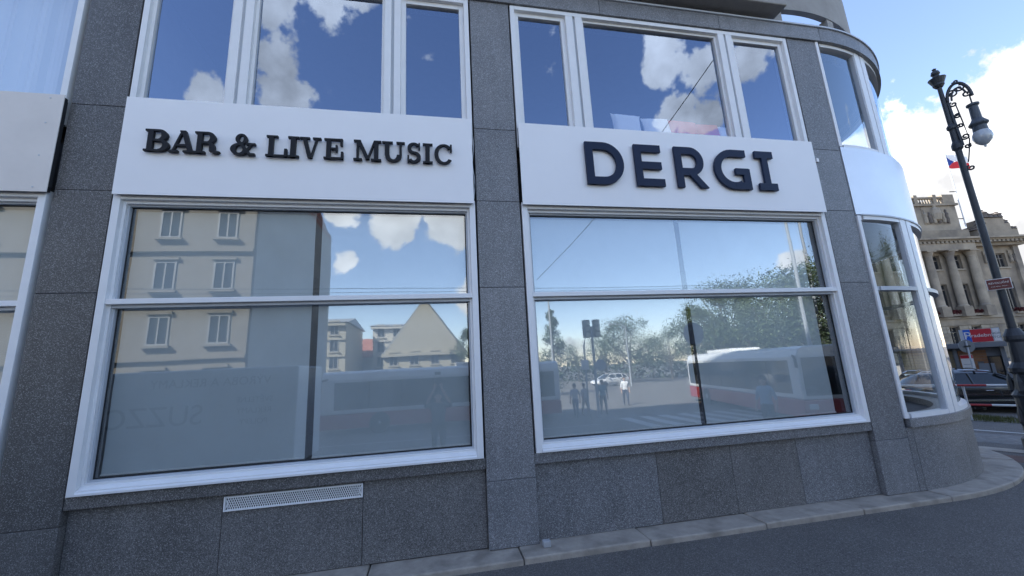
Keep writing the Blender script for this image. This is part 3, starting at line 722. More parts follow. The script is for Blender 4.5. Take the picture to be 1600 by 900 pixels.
# right pavilion: quoins, reliefs
mb_build(MB().box(ub, UE + .05, -.5, .0, ZL + .01, zt0 - .4), 'pavilion_base', SAND2)
for a, c in ((ub + .1, ub + 1.2), (UE - 1.2, UE - .1)): mb_build(MB().box(a, c, -.45, .0, zt0 - .39, ZC - .91), 'pilaster', SAND2)
def relief(name, u0, u1, z0, z1, y, n, m=SOOT):
    b = MB(); b.box(u0, u1, y, y + .12, z0, z1)
    o = mb_build(b, name, SAND)
    for k in range(n):                     # carved figures: lumpy upright bodies
        u = u0 + (u1 - u0) * (k + .5) / n; h = (z1 - z0) * random.uniform(.62, .85); w = (u1 - u0) / n * .42
        c = MB().lathe([(.02, 0), (w * .8, h * .04), (w, h * .3), (w * .75, h * .5), (w, h * .68), (w * .5, h * .78), (w * .45, h * .82), (w * .55, h * .9), (w * .4, h * .98), (.02, h)], (u + random.uniform(-.1, .1), y - .02, z0 + .12), 9)
        c.build('carved_figure', m if k % 2 else SAND2, o, smooth=True)
    return o
r1 = opening((1533, 393), (1547, 411)); r2 = opening((1572, 391), (1587, 410))
relief('relief_panel', r1[0], r1[1], r1[2], r1[3], -.2, 2); relief('relief_panel', r2[0], r2[1], r2[2], r2[3], -.2, 2)
# cornice with dentils
cz = ZC
mb_build(MB().box(U0, UE + 1.4, -2.3, .4, cz - .35, cz), 'cornice', SAND2)
mb_build(MB().box(U0, UE + .9, -1.9, .39, cz - .62, cz - .351), 'cornice', SAND)
nd = 0; u = U0 + .5; first = None
while u < UE + .9:
    if first is None:
        first = mb_build(MB().box(-.25, .25, -1.85, -1.0, cz - .98, cz - .63), 'dentil', SAND2); first.location = (u, 0, 0)
    else:
        o = first.copy(); COL.objects.link(o); o.parent = MIN; o.location = (u, 0, 0)
    u += .86
mb_build(MB().box(U0, UE + .5, -1.1, .38, cz - 1.5, cz - .99), 'cornice', SAND)
# attic tower at the left with balustrade and relief
tr = MP((1483, 306))[0]; tz = MP((1460, 308))[1]; tb = MP((1490, 366))[1]
mb_build(MB().box(U0, tr + .7, -.9, 9, cz + .01, tb + .6), 'attic_base', SAND)
mb_build(MB().box(U0, tr, -.4, 8, tb + .61, tz - 2.0), 'attic_tower', SAND2)
mb_build(MB().box(U0, tr + .35, -.75, 8.3, tz - 2.0, tz - 1.6), 'attic_moulding', SAND)
mb_build(MB().box(tr - 2.2, tr + .1, -.5, 8, tz - 1.59, tz + .25), 'corner_block', SAND)
u = U0 + .4; kb = 0
while u < tr - 2.3:
    if kb % 7 == 6: mb_build(MB().box(u - .35, u + .35, -.45, .3, tz - 1.59, tz + .3), 'balustrade_pier', SAND)
    else: mb_build(MB().lathe([(.1, 0), (.2, .35), (.09, .8), (.14, 1.15)], (u, -.1, tz - 1.59), 8), 'baluster', SAND2)
    u += .55; kb += 1
mb_build(MB().box(U0, tr - 2.2, -.4, .2, tz - .43, tz - .1), 'balustrade_rail', SAND)
rp = opening((1434, 326), (1481, 351)); relief('relief_panel', rp[0], rp[1], rp[2], rp[3], -.5, 6)
MB().lathe([(.03, 0), (.7, .3), (.9, 1.5), (.75, 2.4), (.3, 2.8), (.35, 3.1), (.03, 3.4)], ((rp[0] + rp[1]) / 2, -.5, rp[2] + .5), 12).build('coat_of_arms', SAND2, MIN)
# stepped attic with sculpture over the right pavilion
pa, pb = MP((1520, 366))[0], MP((1582, 366))[0]; pt = MP((1535, 336))[1]
hh = pt - cz
for k, (f0, f1, q) in enumerate(((0, 1, .34), (.13, .87, .58), (.24, .76, .82))):
    mb_build(MB().box(pa + (pb - pa) * f0, pa + (pb - pa) * f1, -.9 + .1 * k, 2, cz + .01 + (0, .34, .58)[k] * hh, cz + q * hh - .01), 'attic_step', SAND)
for f, h, w in ((.02, .7, .8), (.12, .95, .7), (.22, 1.5, .8), (.32, 1.9, .9), (.44, 1.2, .9), (.58, 1.1, .8), (.7, 1.4, .8), (.82, 1.0, .7), (.95, .7, .9)):
    zz = cz + hh * (.34 if f < .13 or f > .87 else .58 if f < .24 or f > .76 else .82)
    mb_build(MB().lathe([(.05, 0), (w, .1), (w * .8, h * .45), (w * .95, h * .6), (w * .4, h * .78), (w * .45, h * .88), (.04, h)], (pa + (pb - pa) * f, -.2, zz - .02), 9), 'attic_statue', SOOT, smooth=True)
# flower boxes under the tall windows
LEAFD = mat('dark_red_flowers', (.10, .025, .03), .9, var=.4, vscale=4)
for (a, c) in xs[-4:]:
    fb = mb_build(MB().box(a - .3, c + .3, -.9, -.35, zt0 - .75, zt0 - .3), 'flower_box', SAND2)
    f = MB()
    for k in range(160):
        p = Vector((random.uniform(a - .4, c + .4), random.uniform(-1.05, -.3), zt0 - .3 + random.uniform(-.1, .55))); d = Vector((random.uniform(-1, 1), random.uniform(-1, 1), random.uniform(-1, 1))).normalized() * .16
        e = d.cross(Vector((random.random(), random.random(), 1))).normalized() * .1
        f.quad(p - d - e, p + d - e, p + d + e, p - d + e)
    f.build('flowers', LEAFD, fb)
# flagpole with flag on the tower flank
fp0 = MP((1503, 343)); fp1 = MP((1470, 238))
FLG = thing('flagpole', 'thin flagpole with white, red and blue flag on the palace attic', 'flagpole', MO + MU * (tr + 1.2) + MN * .3, math.atan2(MU.y, MU.x))
MB().tube([(0, 0, fp0[1] - 1.5), (0, 0, fp1[1])], .09, 8).build('pole', GREYF, FLG)
for zz in (fp0[1], fp0[1] + 5.5): MB().box(-1.3, 0, -.06, .06, zz, zz + .14).build('bracket', DARKG, FLG)
def flag_part(name, m, pts):
    b = MB(); n = 10
    for k in range(n):
        q = []
        for t, e in ((k / n, 0), ((k + 1) / n, 0), ((k + 1) / n, 1), (k / n, 1)):
            x, zl, zh = pts(t); q.append((x, .22 * math.sin(x * 2.2), (zl if e == 0 else zh) - .12 * x))
        b.quad(*q)
    o = b.build(name, m, FLG); md = o.modifiers.new('thick', 'SOLIDIFY'); md.thickness = .01
zf = fp1[1] - .6; Lf, Hf = 4.4, 2.9
flag_part('white_stripe', mat('flag_white', (.8, .8, .8), .8), lambda t: (t * Lf, zf - Hf / 2 + (max(0, .5 * Hf * (1 - 3 * t))), zf))
flag_part('red_stripe', mat('flag_red', (.6, .03, .04), .8), lambda t: (t * Lf, zf - Hf, zf - Hf / 2 - (max(0, .5 * Hf * (1 - 3 * t)))))
flag_part('blue_wedge', mat('flag_blue', (.02, .06, .3), .8), lambda t: (t * Lf / 3 + .001, zf - Hf / 2 - .5 * Hf * (1 - t) + .001, zf - Hf / 2 + .5 * Hf * (1 - t)))

# ================================================================== street lamp
IRON = mat('lamp_iron', (.03, .034, .042), .5, var=.2, vscale=8, spec=.5)
lp = DD((1590, 540), 14.3); LX, LY = lp.x, lp.y; LG = gz(LX, LY)
LAMP = thing('street_lamp', 'tall dark iron street lamp with scroll bracket and hanging lantern', 'street lamp', (LX, LY, LG))
def lz(p): r = ray(p); return HC + r.z * 14.3 / math.hypot(r.x, r.y) - LG
topz = lz((1457, 108))
MB().lathe([(.34, 0), (.34, .25), (.27, .32), (.27, 1.1), (.3, 1.16), (.23, 1.28), (.19, 1.6), (.24, 1.66), (.24, 1.74), (.16, 1.86), (.14, 2.3), (.18, 2.36), (.18, 2.44), (.10, 2.6)], (0, 0, 0), 20).build('base', IRON, LAMP)
for k in range(10):                                      # leaf collars on the base
    a = k * .628; MB().lathe([(.015, 0), (.06, .1), (.05, .3), (.012, .46)], (.26 * math.cos(a), .26 * math.sin(a), 1.16 if k % 2 else .5), 6).build('cast_leaf', IRON, LAMP)
zs = lz((1490, 222))
MB().lathe([(.075, 2.6), (.060, zs - .25), (.10, zs - .2), (.10, zs - .1), (.062, zs), (.058, zs + .3), (.09, zs + .34), (.09, zs + .4), (.05, zs + .46), (.043, topz - .55)], (0, 0, 0), 18).build('pole', IRON, LAMP, smooth=False)
MB().lathe([(.07, topz - .56), (.11, topz - .5), (.11, topz - .46), (.15, topz - .36), (.17, topz - .31), (.09, topz - .28), (.06, topz - .22), (.09, topz - .17), (.07, topz - .1), (.03, topz - .07), (.045, topz - .03), (.004, topz)], (0, 0, 0), 16).build('finial', IRON, LAMP)
# scroll bracket towards the right of the picture
view = Vector((LX, LY + S, 0)).normalized(); RT = Vector((view.y, -view.x, 0))
br = MB()
def P2(s_, z_): return (RT.x * s_, RT.y * s_, z_)
arch = [P2(.26 - .20 * math.cos(t), zs + 1.0 + .46 * math.sin(t)) for t in [math.pi * k / 18 for k in range(19)]]
br.tube([P2(.09, zs - .15), P2(.07, zs + .5)] + arch, .034, 7)
inner = [P2(.26 - .13 * math.cos(t), zs + 1.0 + .33 * math.sin(t)) for t in [math.pi * (.05 + .8 * k / 14) for k in range(15)]]
br.tube(inner, .022, 6)
def spiral(cx, cz, r0, turns, a0, sgn=1):
    return [P2(cx + r0 * (1 - .8 * k / 24) * math.cos(a0 + sgn * turns * 6.283 * k / 24), cz + r0 * (1 - .8 * k / 24) * math.sin(a0 + sgn * turns * 6.283 * k / 24)) for k in range(25)]
for c in ((.17, zs + 1.22, .10, 1.3, 2.5, -1), (.30, zs + 1.30, .09, 1.3, 1.5, -1), (.38, zs + 1.10, .08, 1.3, .6, -1), (.14, zs + .95, .07, 1.2, 2., 1), (.15, zs + .62, .06, 1.3, 1., 1), (.15, zs + .35, .06, 1.3, 4., -1), (.17, zs + .05, .08, 1.4, 3., 1), (.16, zs - .2, .06, 1.3, 1., -1), (.12, zs - .75, .07, 1.2, 2., 1), (.27, zs + 1.5, .05, 1.2, 3., 1)):
    br.tube(spiral(*c), .02, 6)
br.tube([P2(.17, zs + .95), P2(.2, zs + .4), P2(.22, zs - .05), P2(.16, zs - .35), P2(.1, zs - .6)], .014, 6)
br.build('scroll_bracket', IRON, LAMP, smooth=True)
lx, ly, _ = P2(.42, 0)
zl1 = zs + .84
MB().tube([(lx, ly, zl1 + .2), (lx, ly, zl1 - .1)], .016, 6).build('hanger', IRON, LAMP)
LNT = mat('lantern_zinc', (.06, .07, .085), .5)
hood = MB().lathe([(0.024, zl1 - .02), (0.112, zl1 - .06), (0.112, zl1 - .1), (0.080, zl1 - .13), (0.088, zl1 - .45), (0.112, zl1 - .5), (0.168, zl1 - .58), (0.168, zl1 - .61), (0.120, zl1 - .66), (0.128, zl1 - .78)], (lx, ly, 0), 18).build('lantern_hood', LNT, LAMP)
MB().lathe([(0.128, zl1 - .785), (0.160, zl1 - .86), (0.168, zl1 - .95), (0.136, zl1 - 1.05), (0.072, zl1 - 1.12), (0.024, zl1 - 1.15), (0.020, zl1 - 1.19), (0.003, zl1 - 1.2)], (lx, ly, 0), 18).build('lantern_globe', mat('lantern_glass', (.42, .45, .48), .12, spec=.8, var=.1, vscale=10), LAMP, smooth=True)
# street name plate on the lamp
PLT = mat('plate_red', (.12, .012, .016), .35); PLW = mat('plate_white', (.75, .73, .72), .4)
fang = math.atan2(-view.y, -view.x) + rad(90)
zp = lz((1575, 443))
NP = thing('street_name_plate', 'dark red street name plate with white border on the lamp post', 'sign', (LX - view.x * .135, LY - view.y * .135, LG + zp), fang)
MB().box(-.185, .185, -.012, .012, -.125, .125).build('plate', PLW, NP, .006)
MB().box(-.172, .172, -.017, -.0125, -.112, .112).build('red_field', PLT, NP)
text('street_name', 'REVOLUČNÍ', .054, PLW, NP, (0, -.019, .028)); text('district', 'STARÉ MĚSTO - PRAHA 1', .0225, PLW, NP, (0, -.019, -.052))
MB().box(-.04, .04, .013, .06, -.08, .08).build('clamp', IRON, NP)

# ================================================================== parking kiosk, its sign and the signs beside it
def vdir(p): r = ray(p); v = Vector((r.x, r.y, 0)); return v.normalized()
kv = vdir((1500, 560)); KU = Vector((kv.y, -kv.x, 0)).normalized(); kang = math.atan2(KU.y, KU.x)   # x to the right in the picture
KD = 25.0
kc = DD((1500, 560), KD); KG = gz(kc.x, kc.y)
def KP(p):            # pixel -> (x, z) on the kiosk front
    o = Vector((kc.x, kc.y, 0)); r = ray(p); n = kv; t = (o - Vector((ORG.x, ORG.y, 0))).dot(n) / Vector((r.x, r.y, 0)).dot(n); q = ORG + r * t
    return (q - o).dot(KU), q.z - KG
KSK = thing('parking_kiosk', 'small parking kiosk with timber cladding and grey frame behind the black car', 'kiosk', (kc.x, kc.y, KG), kang)
GREYP = mat('kiosk_grey', (.17, .18, .20), .5, var=.05); TIM = mat('orange_timber', (.30, .145, .07), .7, var=.25, vscale=6); TIM2 = mat('pale_timber', (.50, .40, .25), .75, var=.2, vscale=6)
xl, xr = KP((1404, 560))[0], KP((1580, 580))[0]; xm = KP((1497, 570))[0]; zr = KP((1530, 537))[1]
MB().box(xl, xr, .1, 2.2, .0, zr - .16).build('body', GREYP, KSK)
MB().box(xl - .1, xr + .12, -.35, 2.4, zr - .15, zr + .05).build('roof', GREYP, KSK, .01)
for x in (xl + .05, xm, xr - .06): MB().box(x - .06, x + .06, -.1, .09, 0, zr - .16).build('post', GREYP, KSK)
k = 0; z = .1
while z < zr - .25:
    MB().box(xl + .12, xm - .07, .04 + .004 * (k % 2), .098, z, z + .105).build('plank', TIM2, KSK); MB().box(xm + .07, xm + .55, .05, .098, z, z + .105).build('plank', TIM, KSK)
    MB().box(xr - .62, xr - .5, .05, .098, z, z + .105).build('plank', TIM, KSK)
    if z > zr - .75: MB().box(xm + .55, xr - .62, .052, .098, z, z + .105).build('plank', TIM, KSK)
    z += .115; k += 1
wn = frame_box(MB(), xr - .5, xr - .13, .9, zr - .5, .04, .02, .1).build('window', DARKG, KSK); MB().box(xr - .47, xr - .15, .06, .08, .93, zr - .53).build('pane', PANE, wn)
dr = MB().box(xm + .56, xm + .98, .03, .099, .05, zr - .78).build('door', mat('kiosk_door', (.20, .22, .25), .4), KSK); MB().lathe([(.02, 0), (.02, .05)], (0, 0, 0), 8).build('handle', GREYF, dr, loc=(xm + .64, .03, 1.1)).rotation_euler.x = rad(90)
# roof sign
a0, zt_ = KP((1497, 516)); a1, zb_ = KP((1566, 533))
PS = thing('parking_sign', 'blue and red parking sign board on the kiosk roof', 'sign', (kc.x, kc.y, KG), kang)
h0, h1 = zr + .06, KP((1530, 514))[1]
wS = a1 - a0
MB().box(a0, a1, -.3, -.2, h0, h1).build('panel', GREYF, PS)
MB().box(a0 + .10 * wS, a0 + .28 * wS, -.312, -.301, h0 + .01, h1 - .01).build('blue_field', mat('sign_blue', (.01, .11, .55), .4), PS)
MB().box(a0 + .283 * wS, a0 + .80 * wS, -.310, -.301, h0 + .01, h1 - .01).build('red_field', mat('sign_red', (.50, .02, .035), .4), PS)
MB().box(a0 + .83 * wS, a0 + .97 * wS, -.311, -.301, h0 + .03, h1 - .03).build('white_field', PLW, PS)
hs = h1 - h0
text('letter_p', 'P', hs * .8, PLW, PS, (a0 + .19 * wS, -.315, (h0 + h1) / 2)); text('lettering', 'Hradební', hs * .36, PLW, PS, (a0 + .48 * wS, -.315, (h0 + h1) / 2))
text('small_lettering', 'NON', hs * .22, GREYP, PS, (a0 + .9 * wS, -.314, (h0 + h1) / 2 + .1 * hs)); text('small_lettering', 'STOP', hs * .22, GREYP, PS, (a0 + .9 * wS, -.314, (h0 + h1) / 2 - .18 * hs))
# round traffic sign seen from the back, price board on its post
rs = DD((1511, 541), 24.0); rg = gz(rs.x, rs.y)
RS = thing('round_traffic_sign', 'round traffic sign on a post seen from its grey back', 'sign', (rs.x, rs.y, rg), kang + .5)
zc_ = rs.z - rg
MB().tube([(0, 0, 0), (0, 0, zc_ + .2)], .03, 8).build('post', GREYF, RS)
o = MB().lathe([(.24, -.01), (.25, 0), (.25, .02)], (0, 0, 0), 24).build('disc', mat('sign_back', (.16, .17, .18), .5), RS, loc=(0, .04, zc_)); o.rotation_euler.x = rad(90)
MB().box(-.09, .09, -.035, -.012, zc_ - .03, zc_ + .03).build('clamp', DARKG, RS)
pb0 = DD((1514, 572), 24.3)
PB = thing('price_board', 'white notice board with red header beside the kiosk door', 'sign', (pb0.x, pb0.y, gz(pb0.x, pb0.y)), kang)
MB().box(-.17, .17, -.02, .02, .95, 2.1).build('board', PLW, PB); MB().box(-.165, .165, -.026, -.0205, 1.96, 2.09).build('red_header', MATS['sign_red'], PB)
for j in range(5): MB().box(-.13, .06 + .02 * (j % 3), -.024, -.0205, 1.2 + .13 * j, 1.222 + .13 * j).build('printed_line', mat('print_grey', (.4, .4, .42), .6), PB)
for x in (-.14, .14): MB().tube([(x, .04, 0), (x, .04, 2.0)], .02, 6).build('post', GREYF, PB)

# ================================================================== cars
CARBLK = mat('black_car_paint', (.008, .010, .014), .12, coat=1.0); CARGL = mat('car_glass', (.012, .015, .018), .04, spec=.9)
CHR = mat('chrome', (.75, .76, .78), .15, metal=1.0); TYRE = mat('tyre', (.012, .012, .013), .85); RIM = mat('alloy_rim', (.45, .46, .48), .3, metal=.8)
TAIL = mat('tail_lamp', (.45, .012, .012), .15, coat=1)
HEAD = mat('head_lamp', (.6, .62, .65), .1, spec=.9)
def make_car(name, label, loc, ang, paint, group=None):
    """estate car, nose along +x"""
    t = thing(name, label, 'car', loc, ang, group)
    Ls = [(-2.32, .55, .62, .80), (-2.28, .40, .92, .86), (-2.1, .30, .98, .90), (-1.7, .24, 1.0, .915), (-.9, .22, .985, .92), (0, .22, .965, .92), (.8, .22, .95, .92), (1.2, .22, .93, .91), (1.7, .24, .86, .895), (2.1, .28, .76, .85), (2.3, .36, .66, .74), (2.36, .45, .58, .6)]
    def loft(secs, closed=True):
        b = MB(); n = len(secs[0])
        for s_ in secs: b.v += s_
        for k in range(len(secs) - 1):
            for j in range(n - 1): b.f.append((k * n + j, k * n + j + 1, (k + 1) * n + j + 1, (k + 1) * n + j))
        b.f.append(tuple(range(n))); b.f.append(tuple((len(secs) - 1) * n + j for j in reversed(range(n)))); return b
    secs = []
    for x, zb, zt, w in Ls:
        m_ = zb + (zt - zb) * .62
        half = [(w * .86, zb), (w * .97, zb + .10), (w, m_ - .12), (w, m_), (w * .975, zt - .05), (w * .92, zt)]
        secs.append([(x, -y, z) for y, z in half] + [(x, y, z) for y, z in reversed(half)])
    loft(secs).build('body', paint, t, smooth=True)
    cab = [(-2.22, .97, 1.02, .78, .76), (-2.0, .97, 1.25, .80, .68), (-1.75, .97, 1.42, .82, .62), (-1.3, .965, 1.475, .835, .61), (-.5, .96, 1.50, .84, .62), (.2, .95, 1.47, .84, .62), (.55, .945, 1.38, .83, .62), (.9, .94, 1.2, .82, .66), (1.3, .92, .955, .80, .74)]
    gs = [[(x, -wb, z0), (x, -wt - .02, z1 - .07), (x, -wt + .08, z1 - .012), (x, 0, z1 + .012), (x, wt - .08, z1 - .012), (x, wt + .02, z1 - .07), (x, wb, z0)] for x, z0, z1, wb, wt in cab]
    loft(gs).build('glasshouse', CARGL, t, smooth=True)
    rf = [[(x, -wt - .03, z1 - .075), (x, -wt + .07, z1 + .0), (x, 0, z1 + .03), (x, wt - .07, z1 + .0), (x, wt + .03, z1 - .075)] for x, z0, z1, wb, wt in cab[2:6]]
    ro = loft(rf).build('roof', paint, t, smooth=True)
    for s_ in (-1, 1):
        MB().tube([(-1.75, s_ * .62, 1.45), (-1.6, s_ * .62, 1.53), (-.2, s_ * .63, 1.55), (.25, s_ * .63, 1.49)], .016, 6).build('roof_rail', CHR, t)
        for xa, xb in ((.9, .35), (-.32, -.36), (-1.28, -1.32), (-2.1, -1.75)):
            za, zb2 = .955, 1.41
            if xa == .9: za, xa = .93, 1.28
            MB().tube([(xa, s_ * .835, za), (xb, s_ * .655, zb2)], .035, 6).build('pillar', paint, t)
        MB().tube([(-2.0, s_ * .835, .99), (-.5, s_ * .85, .985), (1.25, s_ * .83, .955)], .012, 6).build('chrome_strip', CHR, t)
        MB().box(-1.6, .95, s_ * .925 - .012, s_ * .925 + .012, .44, .50).build('side_moulding', CHR, t)
        for x in (-1.05, -.1): MB().box(x, x + .2, s_ * .925 - .02, s_ * .925 + .02, .80, .83).build('door_handle', CHR, t, .008)
        MB().box(.72, .92, min(s_ * .86, s_ * 1.06), max(s_ * .86, s_ * 1.06), .97, 1.11).build('wing_mirror', paint, t, .04)
        MB().box(-2.33, -2.06, s_ * .76 - .12, s_ * .76 + .1, .74, .90).build('tail_light', TAIL, t, .03)
        MB().box(2.0, 2.26, s_ * .66 - .12, s_ * .66 + .1, .60, .72).build('headlight', HEAD, t, .03)
        for x in (-1.4, 1.42):
            w = empty('wheel', (x, s_ * .83, .33), 0, t)
            q = MB().lathe([(.19, -.10), (.31, -.10), (.33, -.06), (.33, .06), (.31, .10), (.19, .10)], (0, 0, 0), 24).build('tyre', TYRE, w); q.rotation_euler.x = rad(90)
            q = MB().lathe([(.02, -.085), (.08, -.09), (.19, -.07), (.2, .07), (.02, .085)], (0, 0, 0), 20).build('rim', RIM, w); q.rotation_euler.x = rad(90)
    for x in (-1.25, -.1): MB().box(x, x + .05, -.68, .68, 1.555, 1.585).build('roof_bar', DARKG, t)
    MB().box(2.3, 2.385, -.26, .26, .40, .47).build('number_plate', PLW, t); MB().box(-2.36, -2.28, -.26, .26, .62, .72).build('number_plate', PLW, t)
    return t
tailp = DD((1416, 612), 21.8); wsp = DD((1594, 605), 23.0)
hd = Vector((wsp.x - tailp.x, wsp.y - tailp.y, 0)).normalized(); cp = Vector((tailp.x, tailp.y, 0)) + hd * 2.3 + Vector((hd.y, -hd.x, 0)) * -.9
BC = make_car('parked_car', 'black estate car with roof bars parked behind the red and white railing', (cp.x, cp.y, gz(cp.x, cp.y)), math.atan2(hd.y, hd.x), CARBLK)
c2 = DD((1600, 575), 28.0)
make_car('parked_car', 'dark blue car at the right edge behind the lamp base', (c2.x + 1.2, c2.y - .4, gz(c2.x, c2.y)), rad(-100), mat('blue_car_paint', (.02, .03, .05), .15, coat=1))

# ================================================================== red and white railing on the verge
ra, rb_ = DD((1380, 603), 19.6), DD((1640, 601), 19.6)
rdir = Vector((rb_.x - ra.x, rb_.y - ra.y, 0)); rl = rdir.length; rdir.normalize()
RAIL = thing('railing', 'two rail street railing painted in red and white bands before the black car', 'railing', (ra.x, ra.y, 0), math.atan2(rdir.y, rdir.x))
RR = mat('rail_red', (.40, .03, .03), .45, var=.1); RWt = mat('rail_white', (.72, .72, .70), .45, var=.1)
for zh in (HC - .0647 * 19.6, HC - .0953 * 19.6):
    x = (DD((1541, 602), 19.6) - ra).dot(rdir) - 6.0; k = 0
    while x < rl + 3:
        o = MB().tube([(x, 0, zh), (x + 1.0, 0, zh)], .032, 8).build('rail', RR if k % 2 else RWt, RAIL); x += 1.0; k += 1
for x in (-2.9, -.4, 1.9 + rl * 0, rl + .2, rl + 2.8):
    MB().tube([(x, .04, gz(ra.x + rdir.x * x, ra.y + rdir.y * x) - .05), (x, .04, HC - .0647 * 19.6)], .03, 8).build('post', GREYF, RAIL)
# verge grass
gb = MB(); GRASS = mat('dry_grass', (.085, .095, .03), .9, var=.4, vscale=1)
for k in range(9000):
    s_, w_ = random.random(), random.random() ** .8
    p = Vector((15.2, 7.6)) + (Vector((18.9, -.8)) - Vector((15.2, 7.6))) * s_ + Vector((.915, .403)) * 1.7 * w_
    if math.sin(p.x * 5.1) * math.sin(p.y * 4.3 + p.x) < -.25 and random.random() < .8: continue
    z = gz(p.x, p.y); h = random.uniform(.03, .14); a = random.uniform(0, 6.28); c, q = math.cos(a) * .012, math.sin(a) * .012; d = random.uniform(-.05, .05)
    i = len(gb.v); gb.v += [(p.x - c, p.y - q, z), (p.x + c, p.y + q, z), (p.x + d, p.y + d, z + h)]; gb.f.append((i, i + 1, i + 2))
g = gb.build('verge_grass', GRASS); g['kind'] = 'stuff'; tag(g, 'patchy dry grass on the verge below the railing', 'grass')

# ================================================================== what the shop windows mirror: the street behind the viewer
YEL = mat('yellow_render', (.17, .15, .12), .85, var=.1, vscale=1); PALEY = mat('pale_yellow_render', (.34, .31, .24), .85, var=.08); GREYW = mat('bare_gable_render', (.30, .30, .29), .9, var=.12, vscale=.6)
ROOFR = mat('red_roof_tiles', (.24, .09, .06), .85, var=.2); ROOFG = mat('grey_metal_roof', (.20, .21, .22), .5); CREAM = mat('cream_render', (.45, .42, .36), .85, var=.08)
HFR = mat('house_window_frame', (.24, .24, .24), .6)
def house(name, label, x0, x1, y_front, depth, h, wallm, roofm, roof_h, cols, storeys, gable=False, side=None, hip=False):
    """front faces +y at y_front"""
    t = thing(name, label, 'building', (0, 0, -.44), 0, 'houses across the street')
    b = MB(); b.box(x0, x1, y_front - depth, y_front, 0, h); b.build('wall', wallm, t)
    if side: MB().box(x1, x1 + .12, y_front - depth, y_front - .1, 0, h + .6).build('gable_wall', side, t)
    rb = MB()
    if gable:
        xm_ = (x0 + x1) / 2
        rb.prism([(x0 - .4, h - .02), (x1 + .4, h - .02), (xm_, h + roof_h)], y_front - depth, y_front - .4); rb.build('roof', roofm, t)
        MB().prism([(x0, h), (x1, h), (xm_, h + roof_h - .4)], y_front - .39, y_front).build('gable', wallm, t)
    else:
        c = [(x0 - .5, y_front - depth - .3, h), (x1 + (.14 if side else .5), y_front - depth - .3, h), (x1 + (.14 if side else .5), y_front + .6, h), (x0 - .5, y_front + .6, h)]
        e = 3.5 if hip else 0
        r_ = [(x0 + e, y_front - depth / 2, h + roof_h), (x1 - e, y_front - depth / 2, h + roof_h)]
        rb.v = c + r_; rb.f = [(0, 1, 5, 4), (2, 3, 4, 5), (1, 2, 5), (3, 0, 4), (3, 2, 1, 0)]; rb.build('roof', roofm, t)
    sh = (h - .8) / storeys
    for s_ in range(storeys):
        for k in range(cols):
            x = x0 + (x1 - x0) * (k + .5) / cols; z = .9 + s_ * sh + sh * .22
            w = frame_box(MB(), x - .62, x + .62, z, z + 1.9, .1, y_front - .02, y_front + .05).build('window', HFR, t)
            MB().box(x - .54, x + .54, y_front + .001, y_front + .02, z + .08, z + 1.82).build('pane', PANE, w); MB().box(x - .04, x + .04, y_front + .021, y_front + .045, z + .1, z + 1.8).build('glazing_bar', HFR, w)
            MB().box(x - .8, x + .8, y_front, y_front + .22, z - .16, z - .02).build('window_sill', wallm, w)
            MB().box(x - .75, x + .75, y_front, y_front + .14, z + 2.0, z + 2.18).build('window_hood', wallm, w)
        MB().box(x0, x1, y_front, y_front + .18, .7 + s_ * sh, .95 + s_ * sh).build('string_course', wallm, t)
    MB().box(x0 - .3, x1, y_front, y_front + .5, h - .5, h - .02).build('cornice', wallm, t)
    return t
e1 = DD((392, 420), 31.0); xh = e1.x
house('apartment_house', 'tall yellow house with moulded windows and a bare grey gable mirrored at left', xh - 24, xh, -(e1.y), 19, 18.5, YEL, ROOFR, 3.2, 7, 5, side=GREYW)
g1 = DD((668, 560), 62); house('gabled_house', 'pale house with a steep gable towards the street', g1.x - 6.4, g1.x + 5.6, -g1.y, 14, 5.8, PALEY, ROOFG, 8.5, 4, 2, gable=True)
g2 = DD((618, 560), 75); house('apartment_house', 'cream house with set back grey roof storey left of the gable', g2.x - 4, g2.x + 7, -g2.y, 14, 11.5, CREAM, ROOFG, 1.2, 4, 4)
g3 = DD((565, 560), 80); house('apartment_house', 'low cream house with a long red roof', g3.x - 8, g3.x + 4, -g3.y, 12, 6.2, CREAM, ROOFR, 4.0, 4, 2)
g4 = DD((522, 560), 66); house('apartment_house', 'narrow pale yellow house beside the grey gable', g4.x - 5, g4.x + 1.5, -g4.y, 14, 11, PALEY, ROOFG, 1.5, 2, 4)
g5 = DD((1420, 560), 60)
house('apartment_house', 'low broad cream block beyond the trees on the far bank', 62, 110, -70, 16, 6.5, CREAM, ROOFG, 2.5, 14, 2)

